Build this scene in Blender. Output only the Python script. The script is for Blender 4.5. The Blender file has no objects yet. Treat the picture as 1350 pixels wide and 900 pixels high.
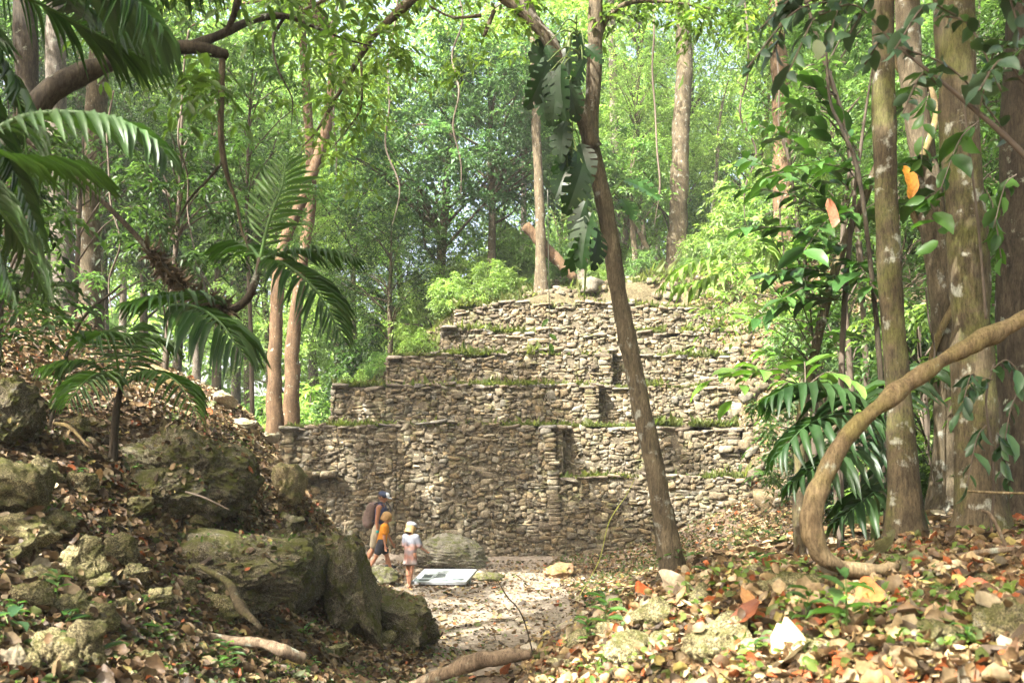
import bpy, math
import numpy as np
from mathutils import Vector

rng = np.random.default_rng(11)
S = bpy.context.scene
C = S.collection
F = 1200.0          # focal length in pixels of the 1350 wide photograph
CAMZ = 2.4
HZ = 610.0

def P(px, py, Y):
    """world point seen at pixel (px, py) at distance Y"""
    return np.array([(px - 675.0) * Y / F, Y, CAMZ + (HZ - py) * Y / F])

# ------------------------------------------------------------------ linking
def tag(o, label=None, cat=None, group=None, kind=None):
    if label: o['label'] = label
    if cat: o['category'] = cat
    if group: o['group'] = group
    if kind: o['kind'] = kind
    return o

def thing(name, label, cat, loc=(0, 0, 0), group=None, rotz=0.0):
    o = bpy.data.objects.new(name, None)
    o.empty_display_size = 0.2
    C.objects.link(o)
    o.location = tuple(float(v) for v in loc)
    o.rotation_euler = (0, 0, rotz)
    return tag(o, label, cat, group)

def fbm_hash(ix, iy, iz):
    h = (ix * 374761393 + iy * 668265263 + iz * 2147483647 + 1013904223) & 0xFFFFFFFF
    h = ((h ^ (h >> 13)) * 1274126177) & 0xFFFFFFFF
    h = h ^ (h >> 16)
    return (h & 0xFFFF) / 32767.5 - 1.0

def vnoise(p):
    p = np.asarray(p, float)
    i = np.floor(p).astype(np.int64)
    f = p - i
    f = f * f * (3 - 2 * f)
    r = 0
    for dx in (0, 1):
        wx = f[..., 0] if dx else 1 - f[..., 0]
        for dy in (0, 1):
            wy = f[..., 1] if dy else 1 - f[..., 1]
            for dz in (0, 1):
                wz = f[..., 2] if dz else 1 - f[..., 2]
                r = r + wx * wy * wz * fbm_hash(i[..., 0] + dx, i[..., 1] + dy, i[..., 2] + dz)
    return r

def fbm(p, octaves=4, gain=0.5):
    p = np.asarray(p, float)
    a, r = 1.0, 0
    for k in range(octaves):
        r = r + a * vnoise(p * (2.0 ** k) + 17.3 * k)
        a *= gain
    return r

def unit(v):
    v = np.asarray(v, float)
    return v / np.maximum(np.linalg.norm(v, axis=-1, keepdims=True), 1e-9)

def make_mesh(name, V, faces, mats, col=None, midx=None, smooth=True):
    """faces: list of int arrays (M,k)"""
    V = np.ascontiguousarray(V, dtype=np.float32)
    faces = [np.asarray(f, dtype=np.int32) for f in (faces if isinstance(faces, list) else [faces]) if len(f)]
    me = bpy.data.meshes.new(name)
    me.vertices.add(len(V)); me.vertices.foreach_set('co', V.ravel())
    tot = np.concatenate([np.full(len(f), f.shape[1], np.int32) for f in faces])
    idx = np.concatenate([f.ravel() for f in faces])
    st = np.concatenate([[0], np.cumsum(tot)[:-1]]).astype(np.int32)
    me.loops.add(len(idx)); me.loops.foreach_set('vertex_index', idx)
    me.polygons.add(len(tot)); me.polygons.foreach_set('loop_start', st)
    me.polygons.foreach_set('loop_total', tot)
    me.polygons.foreach_set('use_smooth', np.full(len(tot), smooth, bool))
    for m in (mats if isinstance(mats, (list, tuple)) else [mats]):
        me.materials.append(m)
    if midx is not None:
        me.polygons.foreach_set('material_index', np.asarray(midx, np.int32))
    if col is not None:
        ca = me.color_attributes.new('Col', 'FLOAT_COLOR', 'POINT')
        c = np.ones((len(V), 4), np.float32); c[:, :3] = col
        ca.data.foreach_set('color', c.ravel())
    me.update(calc_edges=True)
    return me

def obj(name, me, parent=None, loc=None):
    o = bpy.data.objects.new(name, me)
    C.objects.link(o)
    if parent is not None: o.parent = parent
    if loc is not None: o.location = tuple(float(v) for v in loc)
    return o

class MB:
    """collects vertices, faces and colours of one mesh"""
    def __init__(s): s.V = []; s.F = {}; s.c = []; s.n = 0; s.mi = {}
    def add(s, V, faces, col=(0.3, 0.3, 0.3), mi=0):
        V = np.asarray(V, float)
        for f in (faces if isinstance(faces, list) else [faces]):
            f = np.asarray(f, np.int64)
            if not len(f): continue
            s.F.setdefault(f.shape[1], []).append(f + s.n)
            s.mi.setdefault(f.shape[1], []).append(np.full(len(f), mi))
        s.V.append(V)
        c = np.asarray(col, float)
        s.c.append(np.broadcast_to(c, (len(V), 3)))
        s.n += len(V)
        return s
    def mesh(s, name, mats, off=None, smooth=True):
        V = np.concatenate(s.V)
        if off is not None: V = V - np.asarray(off, float)
        ks = sorted(s.F)
        return make_mesh(name, V, [np.concatenate(s.F[k]) for k in ks], mats, np.concatenate(s.c),
                         np.concatenate([np.concatenate(s.mi[k]) for k in ks]), smooth)
    def build(s, name, mats, parent=None, base=None, smooth=True):
        """world vertices; base = location of the parent (or of the object when it has none)"""
        off = np.zeros(3) if base is None else np.asarray(base, float)
        o = obj(name, s.mesh(name, mats, off, smooth), parent)
        if parent is None and base is not None: o.location = tuple(float(v) for v in off)
        return o

def spline(pts, n):
    pts = np.asarray(pts, float)
    if len(pts) == 2:
        t = np.linspace(0, 1, n)[:, None]
        return pts[0] * (1 - t) + pts[1] * t
    p = np.vstack([2 * pts[0] - pts[1], pts, 2 * pts[-1] - pts[-2]])
    m = len(pts) - 1
    u = np.linspace(0, m, n); k = np.minimum(u.astype(int), m - 1); t = (u - k)[:, None]
    p0, p1, p2, p3 = p[k], p[k + 1], p[k + 2], p[k + 3]
    return 0.5 * (2 * p1 + (p2 - p0) * t + (2 * p0 - 5 * p1 + 4 * p2 - p3) * t ** 2 + (3 * p1 - p0 - 3 * p2 + p3) * t ** 3)

def tube(pts, rad, sides=10, n=None, bump=0.0, bfreq=6.0, seed=0.0, flare=0.0):
    """curved tapering tube; pts (k,3), rad list over the same k"""
    pts = np.asarray(pts, float); rad = np.asarray(rad, float)
    if n is None: n = max(2 * len(pts), 4)
    c = spline(pts, n)
    r = np.interp(np.linspace(0, 1, n), np.linspace(0, 1, len(rad)), rad)
    t = np.gradient(c, axis=0); t = unit(t)
    ref = np.array([0.13, 0.97, 0.21]) if abs(t[0][1]) < 0.9 else np.array([1.0, 0.1, 0.2])
    u = np.zeros_like(c); v = np.zeros_like(c)
    a = ref
    for i in range(n):
        a = a - t[i] * np.dot(a, t[i]); a = a / np.linalg.norm(a)
        u[i] = a; v[i] = np.cross(t[i], a)
    th = np.linspace(0, 2 * np.pi, sides, endpoint=False)
    ring = u[:, None, :] * np.cos(th)[None, :, None] + v[:, None, :] * np.sin(th)[None, :, None]
    rr = np.repeat(r[:, None], sides, 1)
    if flare:
        s = np.linspace(0, 1, n)[:, None]
        rr = rr * (1 + flare * np.exp(-s * 9) * (1 + 0.5 * np.sin(th * 4 + seed)[None, :]))
    Vv = c[:, None, :] + ring * rr[:, :, None]
    if bump:
        d = fbm(Vv * bfreq + seed, 3)
        Vv = Vv + ring * (d * bump * rr)[:, :, None]
    V = Vv.reshape(-1, 3)
    i = np.arange(n - 1)[:, None] * sides; j = np.arange(sides)[None, :]; k = (j + 1) % sides
    q = np.stack([i + j, i + k, i + sides + k, i + sides + j], -1).reshape(-1, 4)
    V = np.vstack([V, c[0] - t[0] * r[0] * .3, c[-1] + t[-1] * r[-1] * .5])
    b = len(V) - 2; e = len(V) - 1
    js = np.arange(sides); ks = (js + 1) % sides
    t0 = np.stack([ks, js, np.full(sides, b)], 1)
    t1 = np.stack([(n - 1) * sides + js, (n - 1) * sides + ks, np.full(sides, e)], 1)
    return V, [q, np.vstack([t0, t1])]

# ------------------------------------------------------------------ leaves
# template vertices are (u along, v across, w up) for a leaf of length 1 and width 1
L_SIMPLE = (np.array([[0, 0, 0], [.42, -.5, .10], [1, 0, -.10], [.42, .5, .10]]), np.array([[0, 1, 2], [0, 2, 3]]))
_m = [(0, 0, 0), (.18, -.33, .05), (.22, 0, -.02), (.18, .33, .05), (.5, -.5, .07), (.5, 0, -.03), (.5, .5, .07),
      (.8, -.3, 0.), (.8, 0, -.08), (.8, .3, 0.), (1, 0, -.2)]
L_MID = (np.array(_m, float), [np.array([[1, 2, 5, 4], [2, 3, 6, 5], [4, 5, 8, 7], [5, 6, 9, 8]]),
                               np.array([[0, 2, 1], [0, 3, 2], [7, 8, 10], [8, 9, 10]])])
_b = [(0, -.1, 0), (0, .1, 0), (.3, -.5, .10), (.3, 0, 0.), (.3, .5, .10), (.65, -.42, .0), (.65, 0, -.1), (.65, .42, 0), (1, 0, -.32)]
L_BLADE = (np.array(_b, float), [np.array([[2, 3, 6, 5], [3, 4, 7, 6]]), np.array([[0, 3, 2], [0, 1, 3], [1, 4, 3], [5, 6, 8], [6, 7, 8]])])

def curl_template(seed, nu=5, nv=4, curl=.9, bend=.6, lob=.0):
    r = np.random.default_rng(seed)
    u = np.linspace(0, 1, nu); v = np.linspace(-1, 1, nv)
    U, W = np.meshgrid(u, v, indexing='ij')
    prof = np.sin(np.pi * np.clip(U * .9 + .06, 0, 1)) ** .7
    prof = prof * (1 + lob * r.uniform(-1, 1, (nu, 1)))
    ang = W * curl * r.uniform(.3, 1.2) + r.uniform(-.4, .4) * U
    rad = prof * .5 / max(curl * .6, .3)
    y = np.sin(ang) * rad; z = (1 - np.cos(ang)) * rad
    z = z + bend * r.uniform(-.6, 1) * (U - .5) ** 2 + r.normal(0, .035, U.shape)
    V = np.stack([U - .5, y, z], -1).reshape(-1, 3)
    i = np.arange(nu - 1)[:, None] * nv; j = np.arange(nv - 1)[None, :]
    q = np.stack([i + j, i + nv + j, i + nv + j + 1, i + j + 1], -1).reshape(-1, 4)
    return V, q

def put_leaves(mb, tmpl, pos, axis, nrm, L, Wd, col, mi=0):
    tv, tf = tmpl
    N = len(pos)
    if N == 0: return
    a = unit(axis); n = np.asarray(nrm, float)
    n = unit(n - a * np.sum(a * n, 1, keepdims=True)); s = np.cross(n, a)
    L = np.broadcast_to(np.asarray(L, float), (N,)); Wd = np.broadcast_to(np.asarray(Wd, float), (N,))
    V = (pos[:, None, :] + a[:, None, :] * (tv[None, :, 0] * L[:, None])[:, :, None]
         + s[:, None, :] * (tv[None, :, 1] * Wd[:, None])[:, :, None]
         + n[:, None, :] * (tv[None, :, 2] * L[:, None])[:, :, None]).reshape(-1, 3)
    k = len(tv)
    fs = []
    for f in (tf if isinstance(tf, list) else [tf]):
        fs.append((f[None] + (np.arange(N) * k)[:, None, None]).reshape(-1, f.shape[1]))
    c = np.repeat(np.broadcast_to(np.asarray(col, float), (N, 3)), k, 0)
    mb.add(V, fs, c, mi)

def mixcol(c1, c2, n, r, jit=.18):
    t = r.random((n, 1))
    c = np.asarray(c1) * (1 - t) + np.asarray(c2) * t
    return np.clip(c * np.exp(r.normal(0, jit, (n, 1))), 0, 1)

# ------------------------------------------------------------------ materials
def new_mat(name):
    m = bpy.data.materials.new(name); m.use_nodes = True
    nt = m.node_tree; nt.nodes.clear()
    return m, nt

def nd(nt, t, **k):
    n = nt.nodes.new(t)
    for a, b in k.items():
        if a.startswith('i_'):
            n.inputs[int(a[2:]) if a[2:].isdigit() else a[2:].replace('_', ' ')].default_value = b
        else: setattr(n, a, b)
    return n

def ramp(nt, fac, stops):
    r = nt.nodes.new('ShaderNodeValToRGB')
    while len(r.color_ramp.elements) < len(stops): r.color_ramp.elements.new(.5)
    for e, (p, c) in zip(r.color_ramp.elements, stops):
        e.position = p; e.color = (*c, 1) if len(c) == 3 else c
    nt.links.new(fac, r.inputs[0]); return r

def noise(nt, vec, scale, detail=4, rough=.6, dist=0.0):
    n = nd(nt, 'ShaderNodeTexNoise'); n.inputs['Scale'].default_value = scale; n.inputs['Detail'].default_value = detail
    n.inputs['Roughness'].default_value = rough; n.inputs['Distortion'].default_value = dist
    nt.links.new(vec, n.inputs['Vector']); return n

def mixrgb(nt, fac, a, b, mode='MIX'):
    m = nt.nodes.new('ShaderNodeMix'); m.data_type = 'RGBA'; m.blend_type = mode
    for s, v in ((0, fac), (6, a), (7, b)):
        if hasattr(v, 'links'): nt.links.new(v, m.inputs[s])
        elif s == 0: m.inputs[0].default_value = v
        else: m.inputs[s].default_value = (*v, 1)
    return m.outputs[2]

def bump(nt, h, strength=.5, dist=.02):
    b = nd(nt, 'ShaderNodeBump'); b.inputs['Strength'].default_value = strength; b.inputs['Distance'].default_value = dist
    nt.links.new(h, b.inputs['Height']); return b.outputs[0]

def principled(nt, col, rough=.8, normal=None, spec=.3):
    p = nd(nt, 'ShaderNodeBsdfPrincipled')
    if hasattr(col, 'links'): nt.links.new(col, p.inputs['Base Color'])
    else: p.inputs['Base Color'].default_value = (*col, 1)
    if hasattr(rough, 'links'): nt.links.new(rough, p.inputs['Roughness'])
    else: p.inputs['Roughness'].default_value = rough
    p.inputs['Specular IOR Level'].default_value = spec
    if normal is not None: nt.links.new(normal, p.inputs['Normal'])
    return p

def out(nt, sh):
    o = nd(nt, 'ShaderNodeOutputMaterial'); nt.links.new(sh, o.inputs[0])

def leaf_mat(name, trans=.55, rough=.45, spec=.4, tint=(1.18, 1.3, .6), var=.25, veins=False):
    m, nt = new_mat(name)
    c = nd(nt, 'ShaderNodeVertexColor', layer_name='Col').outputs[0]
    oi = nd(nt, 'ShaderNodeObjectInfo')
    hs = nd(nt, 'ShaderNodeHueSaturation')
    mr = nd(nt, 'ShaderNodeMapRange'); mr.inputs[3].default_value = 1 - var; mr.inputs[4].default_value = 1 + var
    nt.links.new(oi.outputs['Random'], mr.inputs[0]); nt.links.new(mr.outputs[0], hs.inputs['Value'])
    nt.links.new(c, hs.inputs['Color'])
    c = hs.outputs[0]
    tc = nd(nt, 'ShaderNodeTexCoord')
    n = noise(nt, tc.outputs['Object'], 9, 3)
    c2 = mixrgb(nt, .35, c, ramp(nt, n.outputs[0], [(.3, (.45, .5, .4)), (.7, (1.3, 1.25, 1.1))]).outputs[0], 'MULTIPLY')
    p = principled(nt, c2, rough, None, spec)
    t = nd(nt, 'ShaderNodeBsdfTranslucent')
    nt.links.new(mixrgb(nt, 1.0, c2, tint, 'MULTIPLY'), t.inputs[0])
    mx = nd(nt, 'ShaderNodeMixShader'); mx.inputs[0].default_value = trans
    nt.links.new(p.outputs[0], mx.inputs[1]); nt.links.new(t.outputs[0], mx.inputs[2])
    out(nt, mx.outputs[0]); return m

def bark_mat(name, c1, c2, lichen=(.35, .38, .3), lich=.0, zs=2.0, s=9.0, bstr=.7, moss=None):
    m, nt = new_mat(name)
    tc = nd(nt, 'ShaderNodeTexCoord'); mp = nd(nt, 'ShaderNodeMapping'); mp.inputs['Scale'].default_value = (1, 1, .22)
    nt.links.new(tc.outputs['Object'], mp.inputs[0])
    n = noise(nt, mp.outputs[0], s * 1.6, 6, .65, .6)
    n2 = noise(nt, tc.outputs['Object'], s * .5, 5, .6)
    c = ramp(nt, n.outputs[0], [(.3, c1), (.68, c2)]).outputs[0]
    c = mixrgb(nt, .5, c, ramp(nt, n2.outputs[0], [(.3, (.45, .42, .4)), (.7, (1.35, 1.3, 1.2))]).outputs[0], 'MULTIPLY')
    if moss is not None:
        n5 = noise(nt, tc.outputs['Object'], 2.2, 6, .7)
        c = mixrgb(nt, ramp(nt, n5.outputs[0], [(.48, (0, 0, 0)), (.62, (.8, .8, .8))]).outputs[0], c, moss)
    if lich:
        n3 = noise(nt, tc.outputs['Object'], 6.5, 6, .62, .1)
        c = mixrgb(nt, ramp(nt, n3.outputs[0], [(.62 - .1 * lich, (0, 0, 0)), (.70 - .1 * lich, (.75, .75, .75))]).outputs[0], c, lichen)
    w = noise(nt, mp.outputs[0], s * 7, 8, .85)
    c = mixrgb(nt, .8, c, ramp(nt, w.outputs[0], [(.38, (.3, .28, .26)), (.58, (1.5, 1.5, 1.45))]).outputs[0], 'MULTIPLY')
    p = principled(nt, c, .85, bump(nt, mixrgb(nt, .5, n.outputs[0], w.outputs[0]), bstr, .03), .2)
    out(nt, p.outputs[0]); return m

def stone_mat(name, moss=.0, mosscol=(.075, .078, .018), bs=.6, scale=1.0, mz=0.3, lichen=.0, hc=0.0):
    """stone from the Col attribute, with stains; optional moss growing in patches, thicker on upward faces"""
    m, nt = new_mat(name)
    c = nd(nt, 'ShaderNodeVertexColor', layer_name='Col').outputs[0]
    tc = nd(nt, 'ShaderNodeTexCoord'); ob = tc.outputs['Object']
    n1 = noise(nt, ob, 3 * scale, 8, .7); n2 = noise(nt, ob, 17 * scale, 8, .75); n3 = noise(nt, ob, 60 * scale, 4, .7)
    c = mixrgb(nt, .8, c, ramp(nt, n1.outputs[0], [(.3, (.5, .47, .42)), (.5, (1, 1, 1)), (.72, (1.35, 1.32, 1.25))]).outputs[0], 'MULTIPLY')
    c = mixrgb(nt, .85, c, ramp(nt, n2.outputs[0], [(.32, (.38, .36, .33)), (.5, (1, 1, 1)), (.7, (1.35, 1.35, 1.3))]).outputs[0], 'MULTIPLY')
    if hc:
        n7 = noise(nt, ob, 38 * scale, 6, .8)
        c = mixrgb(nt, hc, c, ramp(nt, n7.outputs[0], [(.38, (.18, .17, .15)), (.5, (.85, .85, .85)), (.58, (2.3, 2.3, 2.1))]).outputs[0], 'MULTIPLY')
    if lichen:
        n5 = noise(nt, ob, 7 * scale, 5, .7)
        c = mixrgb(nt, ramp(nt, n5.outputs[0], [(.60, (0, 0, 0)), (.68, (lichen,) * 3)]).outputs[0], c, (.42, .42, .36))
    if moss:
        n4 = noise(nt, ob, 2.2 * scale, 7, .75)
        g = nd(nt, 'ShaderNodeNewGeometry'); sx = nd(nt, 'ShaderNodeSeparateXYZ'); nt.links.new(g.outputs['Normal'], sx.inputs[0])
        ma = nd(nt, 'ShaderNodeMath', operation='MULTIPLY_ADD'); ma.inputs[1].default_value = mz * .35
        nt.links.new(sx.outputs[2], ma.inputs[0]); nt.links.new(n4.outputs[0], ma.inputs[2])
        f = ramp(nt, ma.outputs[0], [(.62 - .25 * moss, (0, 0, 0)), (.78 - .25 * moss, (.9, .9, .9))]).outputs[0]
        mc = mixrgb(nt, .6, mosscol, ramp(nt, n3.outputs[0], [(.3, (.4, .4, .3)), (.7, (1.5, 1.6, 1.2))]).outputs[0], 'MULTIPLY')
        c = mixrgb(nt, f, c, mc)
    h = mixrgb(nt, .4, n2.outputs[0], n3.outputs[0])
    if hc: h = mixrgb(nt, .5, h, n7.outputs[0])
    p = principled(nt, c, .92, bump(nt, h, bs, .03), .15)
    out(nt, p.outputs[0]); return m

def flat_mat(name, col, rough=.7, var=.25, sc=14.0, bs=.15, spec=.3):
    m, nt = new_mat(name)
    tc = nd(nt, 'ShaderNodeTexCoord'); n = noise(nt, tc.outputs['Object'], sc, 5)
    c = mixrgb(nt, var * 2, col, ramp(nt, n.outputs[0], [(.3, (.6, .6, .6)), (.7, (1.3, 1.3, 1.3))]).outputs[0], 'MULTIPLY')
    p = principled(nt, c, rough, bump(nt, n.outputs[0], bs, .01), spec)
    out(nt, p.outputs[0]); return m

def litter_mat(name):
    m, nt = new_mat(name)
    c = nd(nt, 'ShaderNodeVertexColor', layer_name='Col').outputs[0]
    tc = nd(nt, 'ShaderNodeTexCoord'); n = noise(nt, tc.outputs['Object'], 45, 4)
    n1 = noise(nt, tc.outputs['Object'], 9, 3)
    c = mixrgb(nt, .75, c, ramp(nt, n.outputs[0], [(.3, (.5, .45, .4)), (.7, (1.3, 1.3, 1.25))]).outputs[0], 'MULTIPLY')
    p = principled(nt, c, .55, bump(nt, n.outputs[0], .4, .006), .35)
    t = nd(nt, 'ShaderNodeBsdfTranslucent'); nt.links.new(c, t.inputs[0])
    mx = nd(nt, 'ShaderNodeMixShader'); mx.inputs[0].default_value = .15
    nt.links.new(p.outputs[0], mx.inputs[1]); nt.links.new(t.outputs[0], mx.inputs[2])
    out(nt, mx.outputs[0]); return m

M = {}
M['leaf'] = leaf_mat('tree_foliage')
M['leaf_dark'] = leaf_mat('shade_foliage', trans=.3, rough=.4, tint=(1.1, 1.2, .5))
M['gloss'] = leaf_mat('glossy_leaf', trans=.25, rough=.36, spec=.5, tint=(1.1, 1.3, .4), var=.1)
M['frond'] = leaf_mat('palm_leaflet', trans=.32, rough=.42, spec=.42, tint=(1.1, 1.4, .4), var=.1)
M['litter'] = litter_mat('dry_leaf')
M['bark_brown'] = bark_mat('brown_bark', (.045, .037, .024), (.135, .11, .072), lich=.35, lichen=(.28, .29, .25))
M['bark_grey'] = bark_mat('grey_bark', (.075, .066, .055), (.19, .17, .142), lich=.2)
M['bark_orange'] = bark_mat('orange_bark', (.065, .040, .023), (.15, .098, .056), lich=.1)
M['bark_lichen'] = bark_mat('lichen_bark', (.045, .037, .023), (.125, .10, .062), lichen=(.36, .37, .31), lich=.35, moss=(.10, .105, .03))
M['bark_dark'] = bark_mat('dark_bark', (.02, .017, .012), (.07, .057, .04), lich=.1)
M['bark_liana'] = bark_mat('liana_bark', (.10, .07, .038), (.26, .20, .115), lich=.1, s=14, moss=(.17, .14, .05))
M['twig'] = flat_mat('twig_bark', (.09, .07, .05), .8)
M['green_stem'] = flat_mat('green_stem', (.09, .13, .03), .5)
M['wall'] = stone_mat('wall_stone', moss=.2, mosscol=(.10, .105, .045), lichen=.5, mz=.3, hc=.35, bs=.9)
M['rock'] = stone_mat('mossy_rock', moss=.62, bs=1.0, scale=2.6, mz=.2, lichen=.6, hc=1.0)
M['rubble'] = stone_mat('rubble_stone', moss=.38, mosscol=(.11, .12, .03), bs=.8, scale=2.0, lichen=.4)
M['wood_dead'] = bark_mat('dead_wood', (.09, .065, .045), (.25, .19, .13), lich=.2)

SUN = unit(np.array([-0.52, -0.55, 0.86]))
# ------------------------------------------------------------------ terrain
CT = [(-3.5,21,0),(-2,18,0),(0,16,0),(2,18,.03),(3,21.5,.12),(0,22.5,0),(-4,24,0),(-2,24,0),(-6.5,25,.2),(1,13,.15),(-.9,12,0),(-.4,10,.12),(0,8.5,.3),
 (2.5,22.5,.08),(3.7,22.3,.35),(5,22.3,.9),(7,22.0,1.6),(7.5,24,3.0),
 (0,0,1.2),(1,1,1.6),(-.6,4,.95),(.2,3,1.15),(-.3,6,.72),(-1,-3,1.5),
 (.12,6,1.0),(.57,5.5,1.38),(1.03,5.5,1.62),(1.9,6,1.69),(2.84,6.5,1.76),(3.9,7,1.80),(.87,3.2,1.63),(.55,4,1.42),(.11,5.5,1.02),(2,3,1.75),(3,4,1.85),
 (1.84,10.5,1.13),(.5,9,.42),(1.2,8.2,.95),(2,13,.7),(4,13,1.15),(4,17,.85),(5,20,.85),(3.5,20,.22),(2.5,15.5,.25),(3.1,9,1.5),
 (-6.8,15,4.5),(-5.06,15,3.6),(-4.3,15.5,2.98),(-2.98,13,2.0),(-2.2,12.3,1.2),(-1.7,13.4,.2),(-3,16,.5),(-3.6,17.5,.25),(-2.5,15,.2),(-3.1,21,0),(-2.9,19,0),(-2.4,17,.05),(-4.5,22,.1),(-3.4,23,0),(-5.5,20,.5),(-7.5,20,1.6),(-9,18,3.5),
 (-3.6,9.7,1.95),(-2.6,10.6,1.15),(-1.3,10.2,.25),(-2.1,8.8,.85),(-1.4,8.4,.42),(-2.9,12,2.0),(-3.3,13.5,2.3),
 (-1.97,3.5,1.55),(-1.84,4.2,1.385),(-1.72,5.5,1.07),(-1.3,7,.71),(-.5,8,.44),(-3.1,5.5,1.99),(-3.94,7,2.46),(-5.6,10,3.3),(-3.5,8,2.35),(-2.6,6,1.7),(-2.3,6.5,1.37),
 (-1.95,6.5,1.08),(-1.7,7.5,.74),(-5.27,11,3.4),(-4.15,10.5,2.84),(-5.15,13,3.55),
 (-20,20,6.5),(-20,40,6),(-10,36,2.6),(-12,28,2.4),(0,60,4),(20,60,6),(25,20,8),(12,16,3.6),(8,17,2.2),(-15,0,5),(-10,5,4.6),(10,0,3.2),(6,4,2.3),(0,-10,1.6),(-10,-20,2.5),(10,-20,2.5),
 (-10,14,5.6),(0,40,2.5),(-30,60,6),(30,40,9),(40,0,7),(-40,0,7),(9,9,2.5),(6,10,2.0),(12,24,5)]
CT = np.array(CT, float)
def _phi(r2): return 0.5 * r2 * np.log(r2 + 1e-9)
_n = len(CT)
_d2 = ((CT[:, None, :2] - CT[None, :, :2]) ** 2).sum(-1)
_A = np.zeros((_n + 3, _n + 3)); _A[:_n, :_n] = _phi(_d2) + np.eye(_n) * .06
_A[:_n, _n] = 1; _A[:_n, _n + 1:] = CT[:, :2]; _A[_n, :_n] = 1; _A[_n + 1:, :_n] = CT[:, :2].T
_w = np.linalg.solve(_A, np.concatenate([CT[:, 2], np.zeros(3)]))

def zbase(x, y):
    x = np.asarray(x, float); y = np.asarray(y, float)
    sh = x.shape; x = x.ravel(); y = y.ravel()
    o = np.empty_like(x)
    for s in range(0, len(x), 20000):
        xx, yy = x[s:s + 20000], y[s:s + 20000]
        xc, yc = np.clip(xx, -40, 40), np.clip(yy, -20, 60)
        d2 = (xc[:, None] - CT[None, :, 0]) ** 2 + (yc[:, None] - CT[None, :, 1]) ** 2
        o[s:s + 20000] = _phi(d2) @ _w[:_n] + _w[_n] + xc * _w[_n + 1] + yc * _w[_n + 2]
    return np.clip(o, -.05, 14).reshape(sh)

def zhill(x, y):
    fl = 1.3 + (y - 24.2) * 1.7
    fr = 1.5 + (y - 22.35) * 1.3
    t = np.clip((x - 5.35) / .8, 0, 1)
    f = fl * (1 - t) + fr * t
    plateau = np.clip(7.3 + .13 * x + .24 * (y - 27.5), 6.5, 9.4)
    left = 2.4 + (x + 6.2) * 1.05
    back = 9.0 - (y - 33) * .35
    right = 9.5 - (x - 9) * .25
    return np.minimum(np.minimum(np.minimum(f, plateau), np.minimum(left, back)), right)

def zfun(x, y, detail=True):
    x = np.asarray(x, float); y = np.asarray(y, float)
    a = zbase(x, y); b = zhill(x, y)
    k = .35
    h = np.clip(.5 + .5 * (a - b) / k, 0, 1)
    z = b * (1 - h) + a * h + k * h * (1 - h)
    if detail:
        amp = np.clip(z / .8, .12, 1)
        p = np.stack([x, y, np.zeros_like(x)], -1)
        z = z + amp * (.07 * vnoise(p * .9) + .035 * vnoise(p * 2.6 + 5) + .015 * vnoise(p * 7 + 9))
    return z

def znormal(x, y):
    e = .08
    n = np.stack([-(zfun(x + e, y) - zfun(x - e, y)) / (2 * e), -(zfun(x, y + e) - zfun(x, y - e)) / (2 * e), np.ones_like(x)], -1)
    return unit(n)

def zz(x, y): return float(zfun(np.array([x]), np.array([y]))[0])

def hitY(px, py, default=None, lo=2.6, hi=34.0):
    """distance at which the line of sight through a pixel meets the ground"""
    Y = np.arange(lo, hi, .05)
    x = (px - 675.0) * Y / F; z = CAMZ + (HZ - py) * Y / F
    below = z < zfun(x, Y)
    if not below.any(): return default
    return float(Y[np.argmax(below)])

def ground_cols(x, y, z):
    p = np.stack([x, y, np.zeros_like(x)], -1)
    n = fbm(p * .8, 3) * .5
    plaza = np.clip(1 - (z - .25) / .6 + n * .6, 0, 1)
    dirt = np.array([.105, .075, .05]); pale = np.array([.27, .235, .19]); grey = np.array([.20, .165, .13])
    c = dirt + (grey - dirt) * np.clip(.35 + n, 0, 1)[..., None]
    c = c + (pale - c) * (plaza * np.clip((y - 8) / 5, 0, 1))[..., None]
    hill = np.clip((z - 1.2) / 1.2, 0, 1) * np.clip((y - 19) / 3, 0, 1)
    c = c + (np.array([.115, .10, .06]) - c) * hill[..., None]
    return c

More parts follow.
